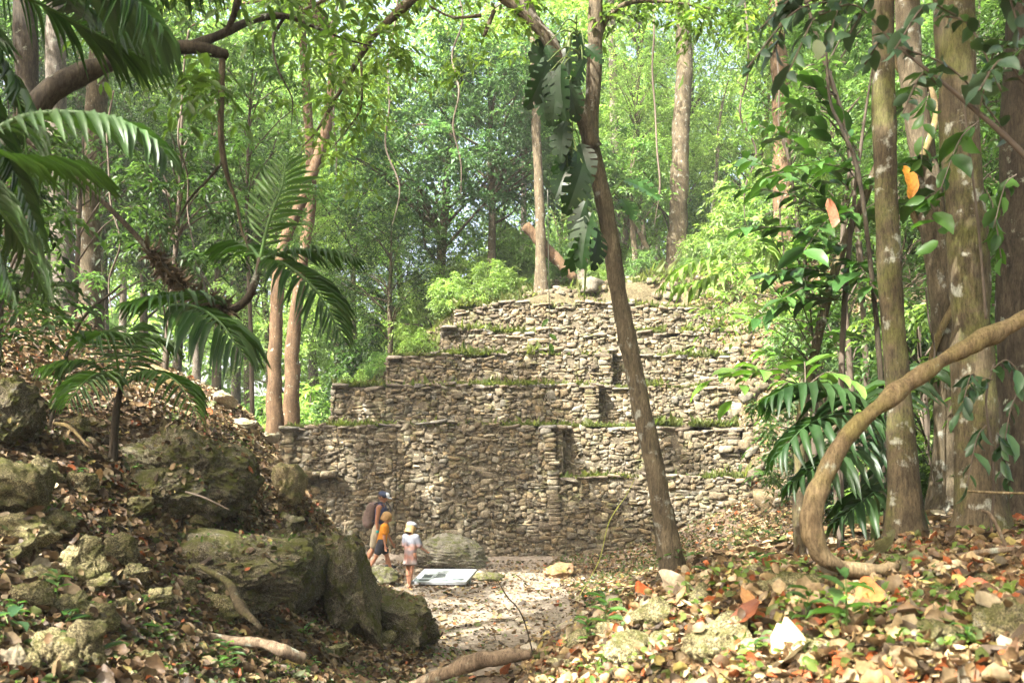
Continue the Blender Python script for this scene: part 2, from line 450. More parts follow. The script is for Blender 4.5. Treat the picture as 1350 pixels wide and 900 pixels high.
xs = np.concatenate([-np.geomspace(300, 12.4, 26), np.arange(-12, 12.01, .1), np.geomspace(12.4, 300, 26)])
ys = np.concatenate([-np.geomspace(300, .6, 22), np.arange(-.4, 34.01, .1), np.geomspace(34.5, 400, 30)])
GX, GY = np.meshgrid(xs, ys, indexing='ij')
GZ = zfun(GX, GY)
V = np.stack([GX, GY, GZ], -1).reshape(-1, 3)
nx, ny = len(xs), len(ys)
i = np.arange(nx - 1)[:, None] * ny; j = np.arange(ny - 1)[None, :]
q = np.stack([i + j, i + ny + j, i + ny + j + 1, i + j + 1], -1).reshape(-1, 4)
def soil_mat():
    m, nt = new_mat('forest_soil')
    c = nd(nt, 'ShaderNodeVertexColor', layer_name='Col').outputs[0]
    ob = nd(nt, 'ShaderNodeTexCoord').outputs['Object']
    n1 = noise(nt, ob, 2.5, 8, .7); n2 = noise(nt, ob, 14, 8, .75)
    vo = nd(nt, 'ShaderNodeTexVoronoi'); vo.inputs['Scale'].default_value = 22; nt.links.new(ob, vo.inputs['Vector'])
    c = mixrgb(nt, .8, c, ramp(nt, n1.outputs[0], [(.3, (.5, .48, .45)), (.7, (1.3, 1.28, 1.22))]).outputs[0], 'MULTIPLY')
    c = mixrgb(nt, .9, c, ramp(nt, n2.outputs[0], [(.3, (.4, .38, .35)), (.5, (1, 1, 1)), (.72, (1.5, 1.45, 1.4))]).outputs[0], 'MULTIPLY')
    c = mixrgb(nt, .5, c, ramp(nt, vo.outputs['Distance'], [(.0, (1.35, 1.3, 1.25)), (.5, (.6, .6, .6))]).outputs[0], 'MULTIPLY')
    p = principled(nt, c, .95, bump(nt, mixrgb(nt, .5, n2.outputs[0], vo.outputs['Distance']), .8, .04), .1)
    out(nt, p.outputs[0]); return m
M['soil'] = soil_mat()
g = obj('ground', make_mesh('ground', V, q, M['soil'], ground_cols(V[:, 0], V[:, 1], V[:, 2])))
tag(g, 'uneven forest floor of soil and pale gravel around the stone pyramid', 'ground', kind='structure')

# ------------------------------------------------------------------ stone block template
def block_template():
    n = 4
    t = np.linspace(-1, 1, n)
    pts = {}; V = []; Fq = []
    def vid(p):
        k = tuple(np.round(p, 4))
        if k not in pts: pts[k] = len(V); V.append(p)
        return pts[k]
    for ax in range(3):
        for sg in (-1, 1):
            for a in range(n - 1):
                for b in range(n - 1):
                    c4 = []
                    for (da, db) in ((0, 0), (1, 0), (1, 1), (0, 1)):
                        p = [0, 0, 0]; p[ax] = sg; p[(ax + 1) % 3] = t[a + da]; p[(ax + 2) % 3] = t[b + db]
                        c4.append(vid(p))
                    Fq.append(c4 if sg > 0 else c4[::-1])
    V = np.array(V, float)
    e = 9.0
    V = V / (np.abs(V) ** e).sum(1, keepdims=True) ** (1 / e)
    return V, np.array(Fq)
BV, BF = block_template()

STONE_COLS = np.array([(.34, .29, .23), (.29, .245, .19), (.36, .32, .26), (.26, .215, .16), (.32, .26, .185), (.37, .325, .25), (.25, .21, .17), (.35, .275, .185), (.30, .28, .25)])

def add_stone(mb, c, ex, ey, ez, sx, sy, sz, r, col=None):
    v = BV * np.array([sx, sy, sz])
    v = v * (1 + .26 * vnoise(BV * 1.2 + r.uniform(0, 90, 3)))[:, None]
    sh = r.normal(0, .15, 3); 
    v[:, 0] += v[:, 2] * sh[0]; v[:, 2] += v[:, 0] * sh[1] * .7
    # taper towards one end
    v[:, 2] *= 1 + sh[2] * 1.3 * BV[:, 0]
    V = c + v[:, :1] * ex + v[:, 1:2] * ey + v[:, 2:] * ez
    if col is None: col = STONE_COLS[r.integers(len(STONE_COLS))] * .46 * np.array([1, .985, .88]) * np.exp(r.normal(0, .26))
    mb.add(V, BF, col)

def masonry(mb, path, z0, z1, batter, r, z0b=None, big=1.0, ragged=.10, zend=None):
    """rubble masonry laid stone by stone along a path, front on the right-hand side of the walking direction"""
    path = [np.array(p, float) for p in path]
    for a, b in zip(path[:-1], path[1:]):
        d = b - a; L = np.linalg.norm(d); t = d / L
        nrm = np.array([t[1], -t[0]])                      # outward
        ex = np.array([t[0], t[1], 0]); ey = np.array([nrm[0], nrm[1], 0]); ez = np.array([0, 0, 1.])
        res = .035
        m = max(int(L / res), 3)
        base = z0 if z0b is None else None
        h = np.full(m, z0, float) + .05 * vnoise(np.stack([np.arange(m) * .05, np.zeros(m), np.zeros(m)], -1))
        top = z1 + ragged * vnoise(np.stack([np.arange(m) * res * .9 + r.uniform(0, 50), np.zeros(m), np.zeros(m)], -1)) if zend is None else \
            z1 + (zend - z1) * np.linspace(0, 1, m) + ragged * vnoise(np.stack([np.arange(m) * res * .9, np.zeros(m), np.zeros(m)], -1))
        guard = 0
        while guard < 20000:
            guard += 1
            i0 = int(np.argmin(h - top + 1e-6 * r.random(m)))
            if h[i0] >= top[i0] - .05: break
            # row-like: want low positions first
            i0 = int(np.argmin(np.where(h < top - .05, h, 1e9)))
            hm = h[i0]
            lo = i0
            while lo > 0 and abs(h[lo - 1] - hm) < .035: lo -= 1
            hi = i0
            while hi < m - 1 and abs(h[hi + 1] - hm) < .035: hi += 1
            span = hi - lo + 1
            want = int(np.clip(r.lognormal(math.log(.158 * big), .48), .06, .60) / res)
            if span - want < int(.09 / res): want = min(span, int(.6 / res))
            want = max(want, 1)
            w = want * res
            sh = float(np.clip(r.lognormal(math.log(.104 * big), .38), .045, .30))
            if w < .12: sh = min(sh, r.uniform(.06, .12))
            sh = min(sh, w * 1.25)
            sh = min(sh, max(top[i0] - hm + r.uniform(-.02, .07), .07))
            s = (lo + want / 2) * res
            zc = hm + sh / 2
            back = (zc - z0) * batter
            pr = r.normal(0, .026)
            c2 = a + t * s - nrm * (back + .10 - pr)
            rot = r.normal(0, .10)
            exr = ex * math.cos(rot) + ez * math.sin(rot); ezr = ez * math.cos(rot) - ex * math.sin(rot)
            add_stone(mb, np.array([c2[0], c2[1], zc]), exr, ey, ezr, w * .5 * 1.03, .14, sh * .5 * 1.06, r)
            h[lo:lo + want] = hm + sh + r.uniform(.0, .008)
        if z1 - z0 > .6:
            q_ = 0.0
            while q_ < L:
                w = r.uniform(.18, .5); sh = r.uniform(.03, .055); s = min(q_ + w / 2, L)
                zc = float(np.interp(s, np.arange(m) * res, top)) + r.uniform(-.02, .02); c2 = a + t * s - nrm * ((zc - z0) * batter + .13 + r.normal(0, .02))
                if r.random() < .85: add_stone(mb, np.array([c2[0], c2[1], zc]), ex, ey, ez, w * .5, .22, sh, r, STONE_COLS[r.integers(9)] * .55)
                q_ += w
        # mortar behind the stone faces
        k = max(int(L / .25), 1)
        ss = np.linspace(0, L, k + 1); zt = np.interp(ss, np.arange(m) * res, top)
        V0 = np.array([[*(a + t * s - nrm * -.012), z0 - .15] for s in ss])
        V1 = np.array([[*(a + t * s - nrm * (-.012 + (z - z0) * batter)), z - .05] for s, z in zip(ss, zt)])
        jj = np.arange(k)
        mb.add(np.vstack([V0, V1]), np.stack([jj, jj + 1, jj + k + 2, jj + k + 1], 1), (.10, .085, .06))

def ledge(front, yback, z, r, grass):
    """earth-filled top of a terrace, from the wall top back to the next wall"""
    front = np.array(front, float)
    pts = []
    for a, b in zip(front[:-1], front[1:]):
        k = max(int(np.linalg.norm(b - a) / .2), 1)
        for q_ in range(k): pts.append(a + (b - a) * q_ / k)
    pts.append(front[-1])
    pts = np.array(pts); n = len(pts); m = max(int((yback - pts[:, 1].min()) / .22), 3)
    V = []
    for i_ in range(m + 1):
        t = i_ / m
        yy = pts[:, 1] + (yback - pts[:, 1]) * t
        V.append(np.stack([pts[:, 0], yy, np.full(n, z)], -1))
    V = np.concatenate(V)
    V[:, 2] += .06 * vnoise(V * 1.7) + .02 * vnoise(V * 6) - .02
    ii = np.arange(m)[:, None] * n; jj = np.arange(n - 1)[None, :]
    f = np.stack([ii + jj, ii + jj + 1, ii + n + jj + 1, ii + n + jj], -1).reshape(-1, 4)
    c = mixcol((.22, .18, .12), (.16, .15, .07), len(V), r, .2)
    return V, f, c

pyr = thing('stone_pyramid', 'stepped ruined pyramid of rough grey brown stones behind the three visitors', 'ruin', (0, 26, 0))
PB = np.array([0, 26, 0.])
r = np.random.default_rng(5)
TIERS = [
 # walls (path, z0, z1, zend), ledge (front, yback, z)
 dict(w=[([(1.0, 23.0), (7.3, 22.75)], -.15, 2.06, 2.0)], l=([(1.2, 23.2), (7.2, 23.0)], 24.2, 2.0)),
 dict(w=[([(-6.15, 27.5), (-6.15, 23.7), (-5.0, 23.55), (-3.0, 23.45), (1.28, 23.0), (1.28, 24.2)], -.15, 3.40, None), ([(1.2, 23.58), (5.9, 23.55), (6.2, 25.4)], 1.85, 3.38, 3.45)],
      l=([(-6.0, 24.05), (1.02, 23.35), (1.06, 23.82), (5.9, 23.8)], 25.4, 3.34)),
 dict(w=[([(-4.9, 28), (-4.9, 24.5), (-3.4, 24.35), (2.3, 24.05), (2.35, 25.2)], 3.2, 4.50, None), ([(2.3, 24.52), (6.2, 24.45), (6.5, 26.2)], 3.25, 4.52, 4.6)],
      l=([(-4.8, 24.65), (2.1, 24.25), (2.14, 24.72), (6.2, 24.65)], 26.3, 4.44)),
 dict(w=[([(-3.5, 28.5), (-3.5, 25.15), (2.75, 24.85), (2.85, 25.8)], 4.3, 5.42, None), ([(2.8, 25.25), (6.4, 25.2), (6.7, 26.8)], 4.35, 5.45, 5.5)],
      l=([(-3.4, 25.3), (2.6, 25.05), (2.64, 25.45), (6.4, 25.4)], 26.9, 5.36)),
 dict(w=[([(-2.05, 29), (-2.05, 25.9), (2.5, 25.75), (6.6, 25.95)], 5.2, 6.20, 6.3)], l=([(-1.95, 26.05), (6.5, 26.1)], 27.4, 6.13)),
 dict(w=[([(-1.7, 29.5), (-1.7, 26.55), (1.0, 26.45), (6.7, 26.65)], 6.0, 6.95, 7.0)], l=([(-1.6, 26.7), (6.6, 26.8)], 28.6, 6.95)),
]
grass_spots = []
for k, T in enumerate(TIERS):
    mb = MB()
    for (path, z0, z1, ze) in T['w']:
        # the part's end heights: only the last segment slopes
        masonry(mb, path, z0, z1, .13 if k > 1 else .07, r, ragged=.15 if k < 4 else .24, zend=None if len(path) > 2 else ze)
    mb.build('terrace_wall', M['wall'], pyr, PB)
    Vl, fl_, cl = ledge(T['l'][0], T['l'][1], T['l'][2], r, None)
    MB().add(Vl, fl_, cl).build('ledge', M['soil'], pyr, PB)
    fr = np.array(T['l'][0], float)
    for a, b in zip(fr[:-1], fr[1:]):
        grass_spots.append((a, b, T['l'][2]))
# long stone slot at the foot of the left wall
mb = MB()
for k in range(7):
    x0 = -5.9 + k * .22
    add_stone(mb, np.array([x0, 23.55 - .03 * k, 2.12]), np.array([1, -.08, 0]), np.array([0.08, -1, 0]), np.array([0, 0, 1.]), .12, .2, .07, r)
# loose stones along ledges and rubble on the top and right flank
for k in range(760):
    if k < 320: x, y = r.uniform(.0, 7.5), r.uniform(26.9, 30.5)
    elif k < 690: x, y = r.uniform(5.9, 8.3), r.uniform(21.8, 26.5)
    else: x, y = r.uniform(-6.5, -1.8), 0; y = 24.2 + (x + 6.2) * .52 + r.uniform(0, 1.0)
    z = max(zz(x, y), 0)
    s = r.lognormal(math.log(.085), .4)
    a = r.uniform(0, 6.28)
    ex = np.array([math.cos(a), math.sin(a), r.normal(0, .2)]); ey = np.array([-math.sin(a), math.cos(a), r.normal(0, .2)])
    add_stone(mb, np.array([x, y, z + s * .25]), ex, ey, np.array([0, 0, 1.]), s * 1.2, s * .9, s * .7, r, STONE_COLS[r.integers(9)] * np.array([1, .98, .86]) * .42)
mb.build('loose_rubble', M['wall'], pyr, PB)['kind'] = 'stuff'
# grass growing along the ledge edges
mb = MB()
pos = []
for (a, b, z) in grass_spots:
    L = np.linalg.norm(b - a); n = int(L * 700)
    t = r.random(n); s = a[None] + (b - a)[None] * t[:, None]
    keep = vnoise(np.stack([s[:, 0] * 1.1, s[:, 1] * 1.1, np.full(n, z)], -1)) > -.5
    off = np.abs(r.normal(0, .16, n))
    pp = np.stack([s[:, 0], s[:, 1] + off - .08, np.full(n, z + .0)], -1)[keep]
    pos.append(pp)
xx = r.uniform(-1.5, 8, 16000); yy = r.uniform(26.6, 32, 16000)
kp = vnoise(np.stack([xx * .8, yy * .8, xx * 0], -1)) > -.1
pos.append(np.stack([xx, yy, zfun(xx, yy)], -1)[kp])
xx = r.uniform(-6.3, -1.6, 2600); yy = 24.6 + (xx + 6.2) * .55 + r.uniform(-.2, 1.2, 2600)
pos.append(np.stack([xx, yy, zfun(xx, yy) + .03], -1))
pos = np.concatenate(pos)
n = len(pos)
ax = unit(np.stack([r.normal(0, .5, n), r.normal(-.25, .5, n), r.uniform(.5, 1.2, n)], -1))
gl = r.lognormal(math.log(.085), .45, n) * np.where(pos[:, 2] > 7.1, 1.7, 1.0) * np.exp(vnoise(pos * 1.3) * .7)
put_leaves(mb, L_SIMPLE, pos, ax, r.normal(0, 1, (n, 3)), gl, np.where(r.random(n) < .35, .5, .24) * gl, mixcol((.09, .13, .035), (.17, .18, .07), n, r))
go = mb.build('ledge_grass', M['leaf'], pyr, PB); go['kind'] = 'stuff'
# ------------------------------------------------------------------ foliage
def sprays(mb, cen, rad, r, T=9, K=10, L=.17, W=.42, cols=((.06, .12, .02), (.10, .17, .03)), tmpl=L_SIMPLE, flat=.55, droop=.5, jit=.2, twigs=None):
    """leafy twigs radiating from each cluster centre: cen (N,3), rad (N,)"""
    N = len(cen)
    if N == 0: return
    rad = np.broadcast_to(np.asarray(rad, float), (N,))
    d = unit(r.normal(0, 1, (N, T, 3)) * np.array([1, 1, flat]))
    ln = rad[:, None] * r.uniform(.55, 1.15, (N, T))
    k = (np.arange(K) + .5) / K
    tt = k[None, None, :] * np.ones((N, T, 1))
    tt = np.clip(tt + r.normal(0, .04, tt.shape), .05, 1.0)
    pos = cen[:, None, None, :] + d[:, :, None, :] * (ln[:, :, None] * tt)[..., None]
    pos[..., 2] -= (tt ** 2) * (ln * droop)[:, :, None]
    ax = d[:, :, None, :] * np.ones((1, 1, K, 1))
    ax = ax + np.array([0, 0, -1.0]) * (tt * droop * 1.2)[..., None]
    side = np.cross(ax, np.array([0, 0, 1.0])); side = unit(side)
    sg = np.where(np.arange(K) % 2 == 0, 1, -1)[None, None, :, None]
    la = unit(ax * .7 + side * sg * .8 + r.normal(0, .28, ax.shape) + np.array([0, 0, -.22]))
    nr = np.array([0, 0, 1.0]) + r.normal(0, .38, la.shape)
    n = N * T * K
    ll = L * np.exp(r.normal(0, .22, n))
    # twigs of one cluster share a tone
    tone = np.exp(r.normal(0, jit, (N, 1, 1, 1)) + r.normal(0, .1, (N, T, 1, 1)) + r.normal(0, .12, (N, T, K, 1)))
    mixf = np.clip(r.random((N, 1, 1, 1)) * .7 + r.random((N, T, K, 1)) * .3, 0, 1)
    col = (np.asarray(cols[0]) * (1 - mixf) + np.asarray(cols[1]) * mixf) * tone
    put_leaves(mb, tmpl, pos.reshape(-1, 3), la.reshape(-1, 3), nr.reshape(-1, 3), ll, ll * W, col.reshape(-1, 3))
    if twigs is not None:
        for a in range(N):
            for b in range(0, T, 2):
                e = cen[a] + d[a, b] * ln[a, b]; e[2] -= ln[a, b] * droop
                mid = (cen[a] + e) / 2; mid[2] += .1 * ln[a, b]
                Vt, ft = tube([cen[a], mid, e], [.014 * rad[a] + .002, .009 * rad[a] + .002, .003], 4, 4)
                twigs.add(Vt, ft)

def ell_points(n, r, shell=.3, low=-.75):
    """random points of an uneven ellipsoidal crown, unit radius"""
    P_ = []
    while len(P_) < n:
        d = unit(r.normal(0, 1, 3))
        if d[2] < low: continue
        q_ = r.uniform(shell, 1.0) ** .6
        bulge = 1 + .28 * float(vnoise(d * 2.1 + 3 * shell))
        P_.append(d * q_ * bulge)
    return np.array(P_)

# --- crown and trunk prototypes: base at origin, copied for the forest behind the ruin
def crown_proto(seed, n, rx, rz, zc, rc, L, cols, T=9, K=9, W=.42, droop=.55, low=-.75):
    r = np.random.default_rng(seed)
    cen = ell_points(n, r, low=low) * np.array([rx, rx, rz]) + np.array([0, 0, zc])
    mb = MB(); sprays(mb, cen, rc * r.uniform(.7, 1.35, n), r, T, K, L, W, cols, droop=droop)
    return mb.mesh('crown', M['leaf']), cen

def trunk_proto(seed, H, r0, lean, cen, mat, nl=24, sides=9):
    r = np.random.default_rng(seed + 99)
    mb = MB()
    pts = np.array([[0, 0, -.4]] + [[lean * (t ** 1.4) * H * .12 + r.normal(0, .12) * t, r.normal(0, .15) * t, H * t] for t in (.2, .4, .6, .8, 1.)])
    Vt, ft = tube(pts, [r0 * 1.15, r0 * .95, r0 * .85, r0 * .7, r0 * .5, r0 * .22], sides, 16, .18, 2.2, seed, .5)
    mb.add(Vt, ft)
    for q_ in range(nl):
        e = cen[r.integers(len(cen))]
        z = np.clip(e[2] - r.uniform(.6, 3.2), H * .3, H * .95)
        s = spline(pts, 40); b = s[np.argmin(np.abs(s[:, 2] - z))]
        mid = (b + e) / 2 + np.array([0, 0, .35]) + r.normal(0, .25, 3)
        Vt, ft = tube([b, mid, e], [r0 * .34, r0 * .2, r0 * .06], 6, 8, .1, 3, seed)
        mb.add(Vt, ft)
    return mb.mesh('trunk', M[mat])

LIME = ((.18, .285, .095), (.27, .375, .14))
MIDG = ((.085, .17, .062), (.15, .24, .09))
BLUE = ((.065, .14, .07), (.11, .19, .095))
DARK = ((.028, .06, .02), (.055, .10, .03))  # green darkened to imitate deep shade, mostly at the left
PROTO = {}
_spec = [('lime', LIME, 41, 4.2, 6.4, 10.5, 1.15, .20, 'bark_grey'), ('lime2', LIME, 42, 3.6, 6.2, 9.5, 1.0, .18, 'bark_brown'),
         ('mid', MIDG, 43, 4.4, 6.6, 11.0, 1.2, .22, 'bark_grey'), ('mid2', MIDG, 44, 3.4, 6.0, 9.0, 1.0, .17, 'bark_brown'),
         ('blue', BLUE, 45, 3.6, 4.6, 7.0, .95, .20, 'bark_brown'), ('dark', DARK, 46, 3.8, 5.4, 9.0, 1.0, .17, 'bark_brown')]
for (nm, cols, seed, rx, rz, zc, rc, L, bm) in _spec:
    cr, cen = crown_proto(seed, 190, rx, rz, zc, rc, L * .8, cols, 10, 10)
    PROTO[nm] = (cr, trunk_proto(seed, zc + rz * .6, .17, (seed % 3) - 1, cen, bm))
BUSH = {}
for (nm, cols, seed, L) in [('lime', LIME, 51, .16), ('mid', MIDG, 52, .15), ('blue', BLUE, 53, .17), ('dark', DARK, 54, .16), ('pale', ((.20, .30, .09), (.28, .37, .14)), 55, .14)]:
    r = np.random.default_rng(seed)
    cen = ell_points(75, r, low=-.1) * np.array([1.7, 1.7, 1.8]) + np.array([0, 0, .5])
    mb = MB(); sprays(mb, cen, .65 * r.uniform(.7, 1.3, 75), r, 9, 8, L, .42, cols, droop=.5)
    sm = MB()
    for q_ in range(9):
        e = cen[r.integers(75)]
        Vt, ft = tube([np.array([r.normal(0, .1), r.normal(0, .1), -.25]), e * .5 + np.array([0, 0, .2]), e], [.045, .03, .01], 5, 6); sm.add(Vt, ft)
    BUSH[nm] = (mb.mesh('foliage', M['leaf']), sm.mesh('stem', M['twig']))

def put_tree(kind, x, y, sc, rz, label, group, zs=1.0, dz=0.0, name='forest_tree'):
    z = zz(x, y) - .1 + dz
    t = thing(name, label, 'tree', (x, y, z), group, rz)
    t.scale = (sc, sc, sc * zs * .92)
    for me, nm in ((PROTO[kind][0], 'crown'), (PROTO[kind][1], 'trunk')):
        obj(nm, me, t)
    return t

def put_bush(kind, x, y, sc, rz, label, group, zs=1.0, name='forest_bush', dz=0.0):
    z = zz(x, y) - .1 + dz
    t = thing(name, label, 'bush', (x, y, z), group, rz)
    t.scale = (sc, sc, sc * zs)
    obj('foliage', BUSH[kind][0], t); obj('stem', BUSH[kind][1], t)
    return t

r = np.random.default_rng(77)
# forest behind the ruin: (pixel column, distance, kind, scale, vertical stretch)
rows = [
 # left part behind the ridge, mostly dark kinds standing in for deep shade
 (20, 30, 'dark', 1.0, 1.1), (105, 31, 'dark', 1., 1.15), (190, 36, 'dark', 1.0, 1.2), (285, 34, 'dark', 1.0, 1.2), (330, 35, 'mid2', 1.1, 1.1), (420, 38, 'lime', 1.0, 1.15), (470, 33, 'lime2', .8, 1.0),
 (540, 40, 'lime2', 1.05, 1.2), (575, 32, 'blue', 1.15, 1.0), (650, 31, 'blue', .85, 1.1), (515, 30, 'dark', .6, .8), (690, 37, 'mid', .85, 1.2), (760, 42, 'lime', 1.0, 1.3), (820, 36, 'lime2', .9, 1.15), (880, 40, 'mid2', 1.0, 1.2),
 (960, 42, 'lime', .95, 1.0), (1010, 34, 'lime2', .85, 1.0), (1080, 31, 'lime2', .9, 1.15), (1130, 36, 'mid', 1.0, 1.2), (1200, 30, 'mid2', 1.0, 1.2), (1275, 33, 'dark', 1.0, 1.2), (1350, 29, 'mid', 1.0, 1.2),
 (375, 33, 'lime2', .75, 1.0), (725, 48, 'mid2', 1.1, 1.2), (840, 46, 'lime', 1.0, 1.2), (1045, 42, 'lime', 1.0, 1.1), (1150, 41, 'lime', 1.0, 1.2), (1240, 38, 'mid', 1.0, 1.2), (1320, 38, 'lime2', 1.0, 1.2), (230, 38, 'lime2', 1.0, 1.2), (140, 37, 'dark', 1.0, 1.2), (50, 36, 'mid', 1.0, 1.2), (310, 41, 'lime', 1.0, 1.2), (410, 45, 'mid', 1.1, 1.3), (850, 33, 'lime2', .55, 1.1), (1115, 27, 'mid2', .6, .9), (1290, 24, 'mid', .7, 1.0), (1185, 23, 'dark', .6, .9), (1370, 21, 'dark', .7, 1.0),
 (60, 44, 'mid', 1.1, 1.2), (160, 48, 'lime', 1.1, 1.2), (260, 46, 'mid', 1.1, 1.25), (360, 52, 'lime2', 1.2, 1.3), (450, 50, 'mid2', 1.2, 1.3), 
 (790, 58, 'mid', 1.3, 1.3), (860, 52, 'lime', 1.2, 1.2), (1000, 52, 'mid', 1.1, 1.05), (1090, 50, 'lime', 1.2, 1.25), (1180, 46, 'mid', 1.1, 1.2), (1290, 46, 'lime2', 1.2, 1.2), (1380, 44, 'mid', 1.1, 1.2)]
LK = {'lime': 'bright yellow green', 'lime2': 'light green', 'mid': 'mid green', 'mid2': 'fresh green', 'blue': 'bluish green', 'dark': 'dark green', 'pale': 'pale green'}
def where_of(px, far):
    if px < 345: return 'behind the leaf covered slope with the leaning palm' if not far else 'far in the forest beyond the leaf covered slope'
    if px < 700: return 'rising behind the stepped left edge of the pyramid' if not far else 'far in the forest beyond the left steps of the pyramid'
    if px < 980: return 'growing behind the grassy top of the pyramid' if not far else 'far in the forest beyond the top of the pyramid'
    return 'behind the slim trunks on the right of the pyramid' if not far else 'far in the forest beyond the slim trunks on the right'
for (px, Y, kd, sc, zs) in rows:
    x = (px - 675) * Y / F
    far = Y >= 43
    put_tree(kd, x, Y, sc, r.uniform(0, 6.28), 'tall %s tree %s' % (LK[kd], where_of(px, far)), 'forest trees around the ruin', zs)
# understorey
brow = [(30, 24, 'dark', 1.0), (150, 26, 'mid', .9), (235, 25, 'dark', 1.0), (300, 26, 'lime', 1.0), (330, 31, 'mid', 1.1), (400, 30, 'lime', 1.1), (425, 29.5, 'mid', .9), (450, 33, 'blue', 1.2), (470, 37, 'lime', 1.4), (505, 31, 'dark', 1.1), (540, 34, 'pale', 1.3), (560, 31, 'lime', .8), (585, 30.5, 'pale', 1.0), (620, 31.5, 'pale', 1.0), (650, 33, 'lime', 1.1), (680, 34, 'pale', 1.0),
 (720, 30, 'mid', .35), (785, 29.5, 'lime', .3), (850, 29.8, 'mid', .4), (930, 30, 'lime', .5), (955, 28.5, 'mid', .45), (985, 27.5, 'lime', .5), (745, 31, 'mid', .6), (815, 31.5, 'lime', .6), (905, 28.6, 'mid', .28), (650, 28.6, 'lime', .5), (600, 27.6, 'lime', .45), (555, 26.6, 'lime', .4), (500, 26.3, 'mid', .35), (475, 25.8, 'lime', .35), (720, 36, 'mid', 1.1), (770, 36, 'lime', 1.0), (830, 35, 'pale', .9), (870, 37, 'lime', 1.1), (930, 35, 'lime', 1.0), (965, 32, 'pale', .8), (1000, 30, 'lime', 1.0), (1050, 29, 'mid', 1.1),
 (1090, 25, 'mid', .95), (1140, 24, 'dark', 1.0), (1085, 21, 'dark', .6), (1200, 22, 'mid', 1.1), (1270, 20, 'dark', 1.1), (1340, 19, 'dark', 1.1), (1180, 28, 'lime', 1.3), (1260, 29, 'mid', 1.4), (1340, 26, 'mid', 1.3), (1120, 29, 'lime', 1.2),
 (1110, 17, 'dark', .5), (1160, 15, 'dark', .55), (1245, 15, 'dark', .75), (1230, 12.5, 'dark', .42), (1310, 13, 'dark', .6), (1380, 13, 'dark', .9), (1150, 12.5, 'mid', .26), (1250, 11, 'dark', .3), (10, 18, 'dark', .5), (40, 15, 'dark', .3)]
for (px, Y, kd, sc) in brow:
    x = (px - 675) * Y / F
    w = 'on the grassy top of the pyramid, small and low' if sc < .61 and 25.5 < Y < 32 and px > 700 and px < 995 else 'on the left steps of the pyramid, small and low' if sc < .55 and Y < 29 and px > 450 and px < 700 else 'left of the pyramid behind the leaf covered slope' if px < 345 else 'against the stepped left edge of the pyramid' if px < 700 else \
        'along the top of the pyramid' if px < 975 else 'on the litter slope right of the pyramid' if (px < 1100 and Y > 20) else 'in the undergrowth among the slim trunks right of the pyramid'
    put_bush(kd, x, Y, sc, r.uniform(0, 6.28), '%s leafy bush %s' % (LK[kd], w), 'bushes around the ruin', r.uniform(.9, 1.25))
# unseen forest trees added behind and beside the viewpoint to block low skylight
rb = np.random.default_rng(91)
for k, (x, y) in enumerate([(-24, -2), (-22, 8), (-19, -14), (-9, -22), (2, -20), (11, -16), (19, -9), (17, 2), (16, 9), (20, 16), (24, 4), (26, -4), (-28, 6), (-14, -27), (6, -26), (16, -22), (13, -3), (14, 20), (-23, 18), (-20, 26)]):
    put_tree(['mid', 'dark', 'mid2', 'lime2'][k % 4], x, y, rb.uniform(.95, 1.25), rb.uniform(0, 6.28), 'unseen forest tree added beside or behind the viewpoint to block skylight', 'unseen trees added around the viewpoint', 1.15)
# one far wall of forest closing the horizon
mb = MB(); rr = np.random.default_rng(3)
ang = np.concatenate([rr.uniform(-.95, .95, 1800)])
dist = rr.uniform(64, 78, 1800)
cx, cy = np.sin(ang) * dist, np.cos(ang) * dist
cz = zfun(cx, cy, False) + rr.uniform(0, 1, 1800) ** 1.3 * (15 + 4 * np.sin(ang * 9)) * np.where(np.abs(ang - .22) < .05, .72, 1)
sprays(mb, np.stack([cx, cy, cz], -1), 2.6 * rr.uniform(.7, 1.3, 1800), rr, 9, 8, .62, .5, LIME, droop=.4)
tag(mb.build('far_forest', M['leaf']), 'hazy mass of far green forest closing the view', 'forest', kind='stuff')

# ------------------------------------------------------------------ canopy casting the dappled shade
LIT = []           # places that lie in the sun: (point, radius)
def lit(px, py, Y, rad): LIT.append((P(px, py, Y), rad))
for a in [(870, 835, 4.7, .5), (930, 850, 4.2, .5), (1010, 805, 4.6, .35), (1075, 795, 4.9, .5), (960, 815, 4.6, .3), (860, 870, 4.2, .4), (1000, 870, 3.6, .3), (820, 870, 4.6, .3), (900, 880, 3.8, .3)]: lit(*a)
for a in [(670, 745, 20, .6), (740, 765, 18.5, .7), (820, 755, 18.5, .7), (600, 745, 20, .35), (700, 775, 17, .5), (560, 790, 16, .4), (640, 800, 15, .35), (800, 770, 17, .5), (600, 830, 13, .15), (680, 815, 14, .2),
          (600, 720, 19, .3), (600, 762, 18.3, .25)]: lit(*a)
for a in [(830, 520, 24.9, 1.3), (790, 580, 23.9, .5), (900, 490, 25.3, 1.2), (870, 400, 27, 1.4), (950, 560, 23.9, .7), (960, 400, 27, 1.3), (1000, 480, 26, 1.0), (1020, 540, 24, 1.0), (760, 440, 25.5, .8), (760, 385, 28.5, 1.2), (640, 410, 26.6, .8), (820, 600, 23.2, .35), (940, 650, 22.8, .6),
          (735, 590, 23, .25), (690, 650, 23, .25), (570, 620, 23.3, .3), (440, 590, 23.6, .35), (650, 520, 24.3, .3), (600, 680, 23.2, .3), (480, 520, 24.6, .4), (560, 560, 23.6, .3)]: lit(*a)
for a in [(300, 540, 15.2, .7), (350, 590, 15.3, .5), (390, 640, 15, .35), (230, 480, 15.5, .5), (120, 470, 15, .4), (160, 520, 12.5, .25), (240, 560, 11.5, .15), (420, 690, 14.5, .3)]: lit(*a)
for px in range(440, 1000, 50):
    for py in range(90, 400, 60): lit(px, py, 33, 1.3)
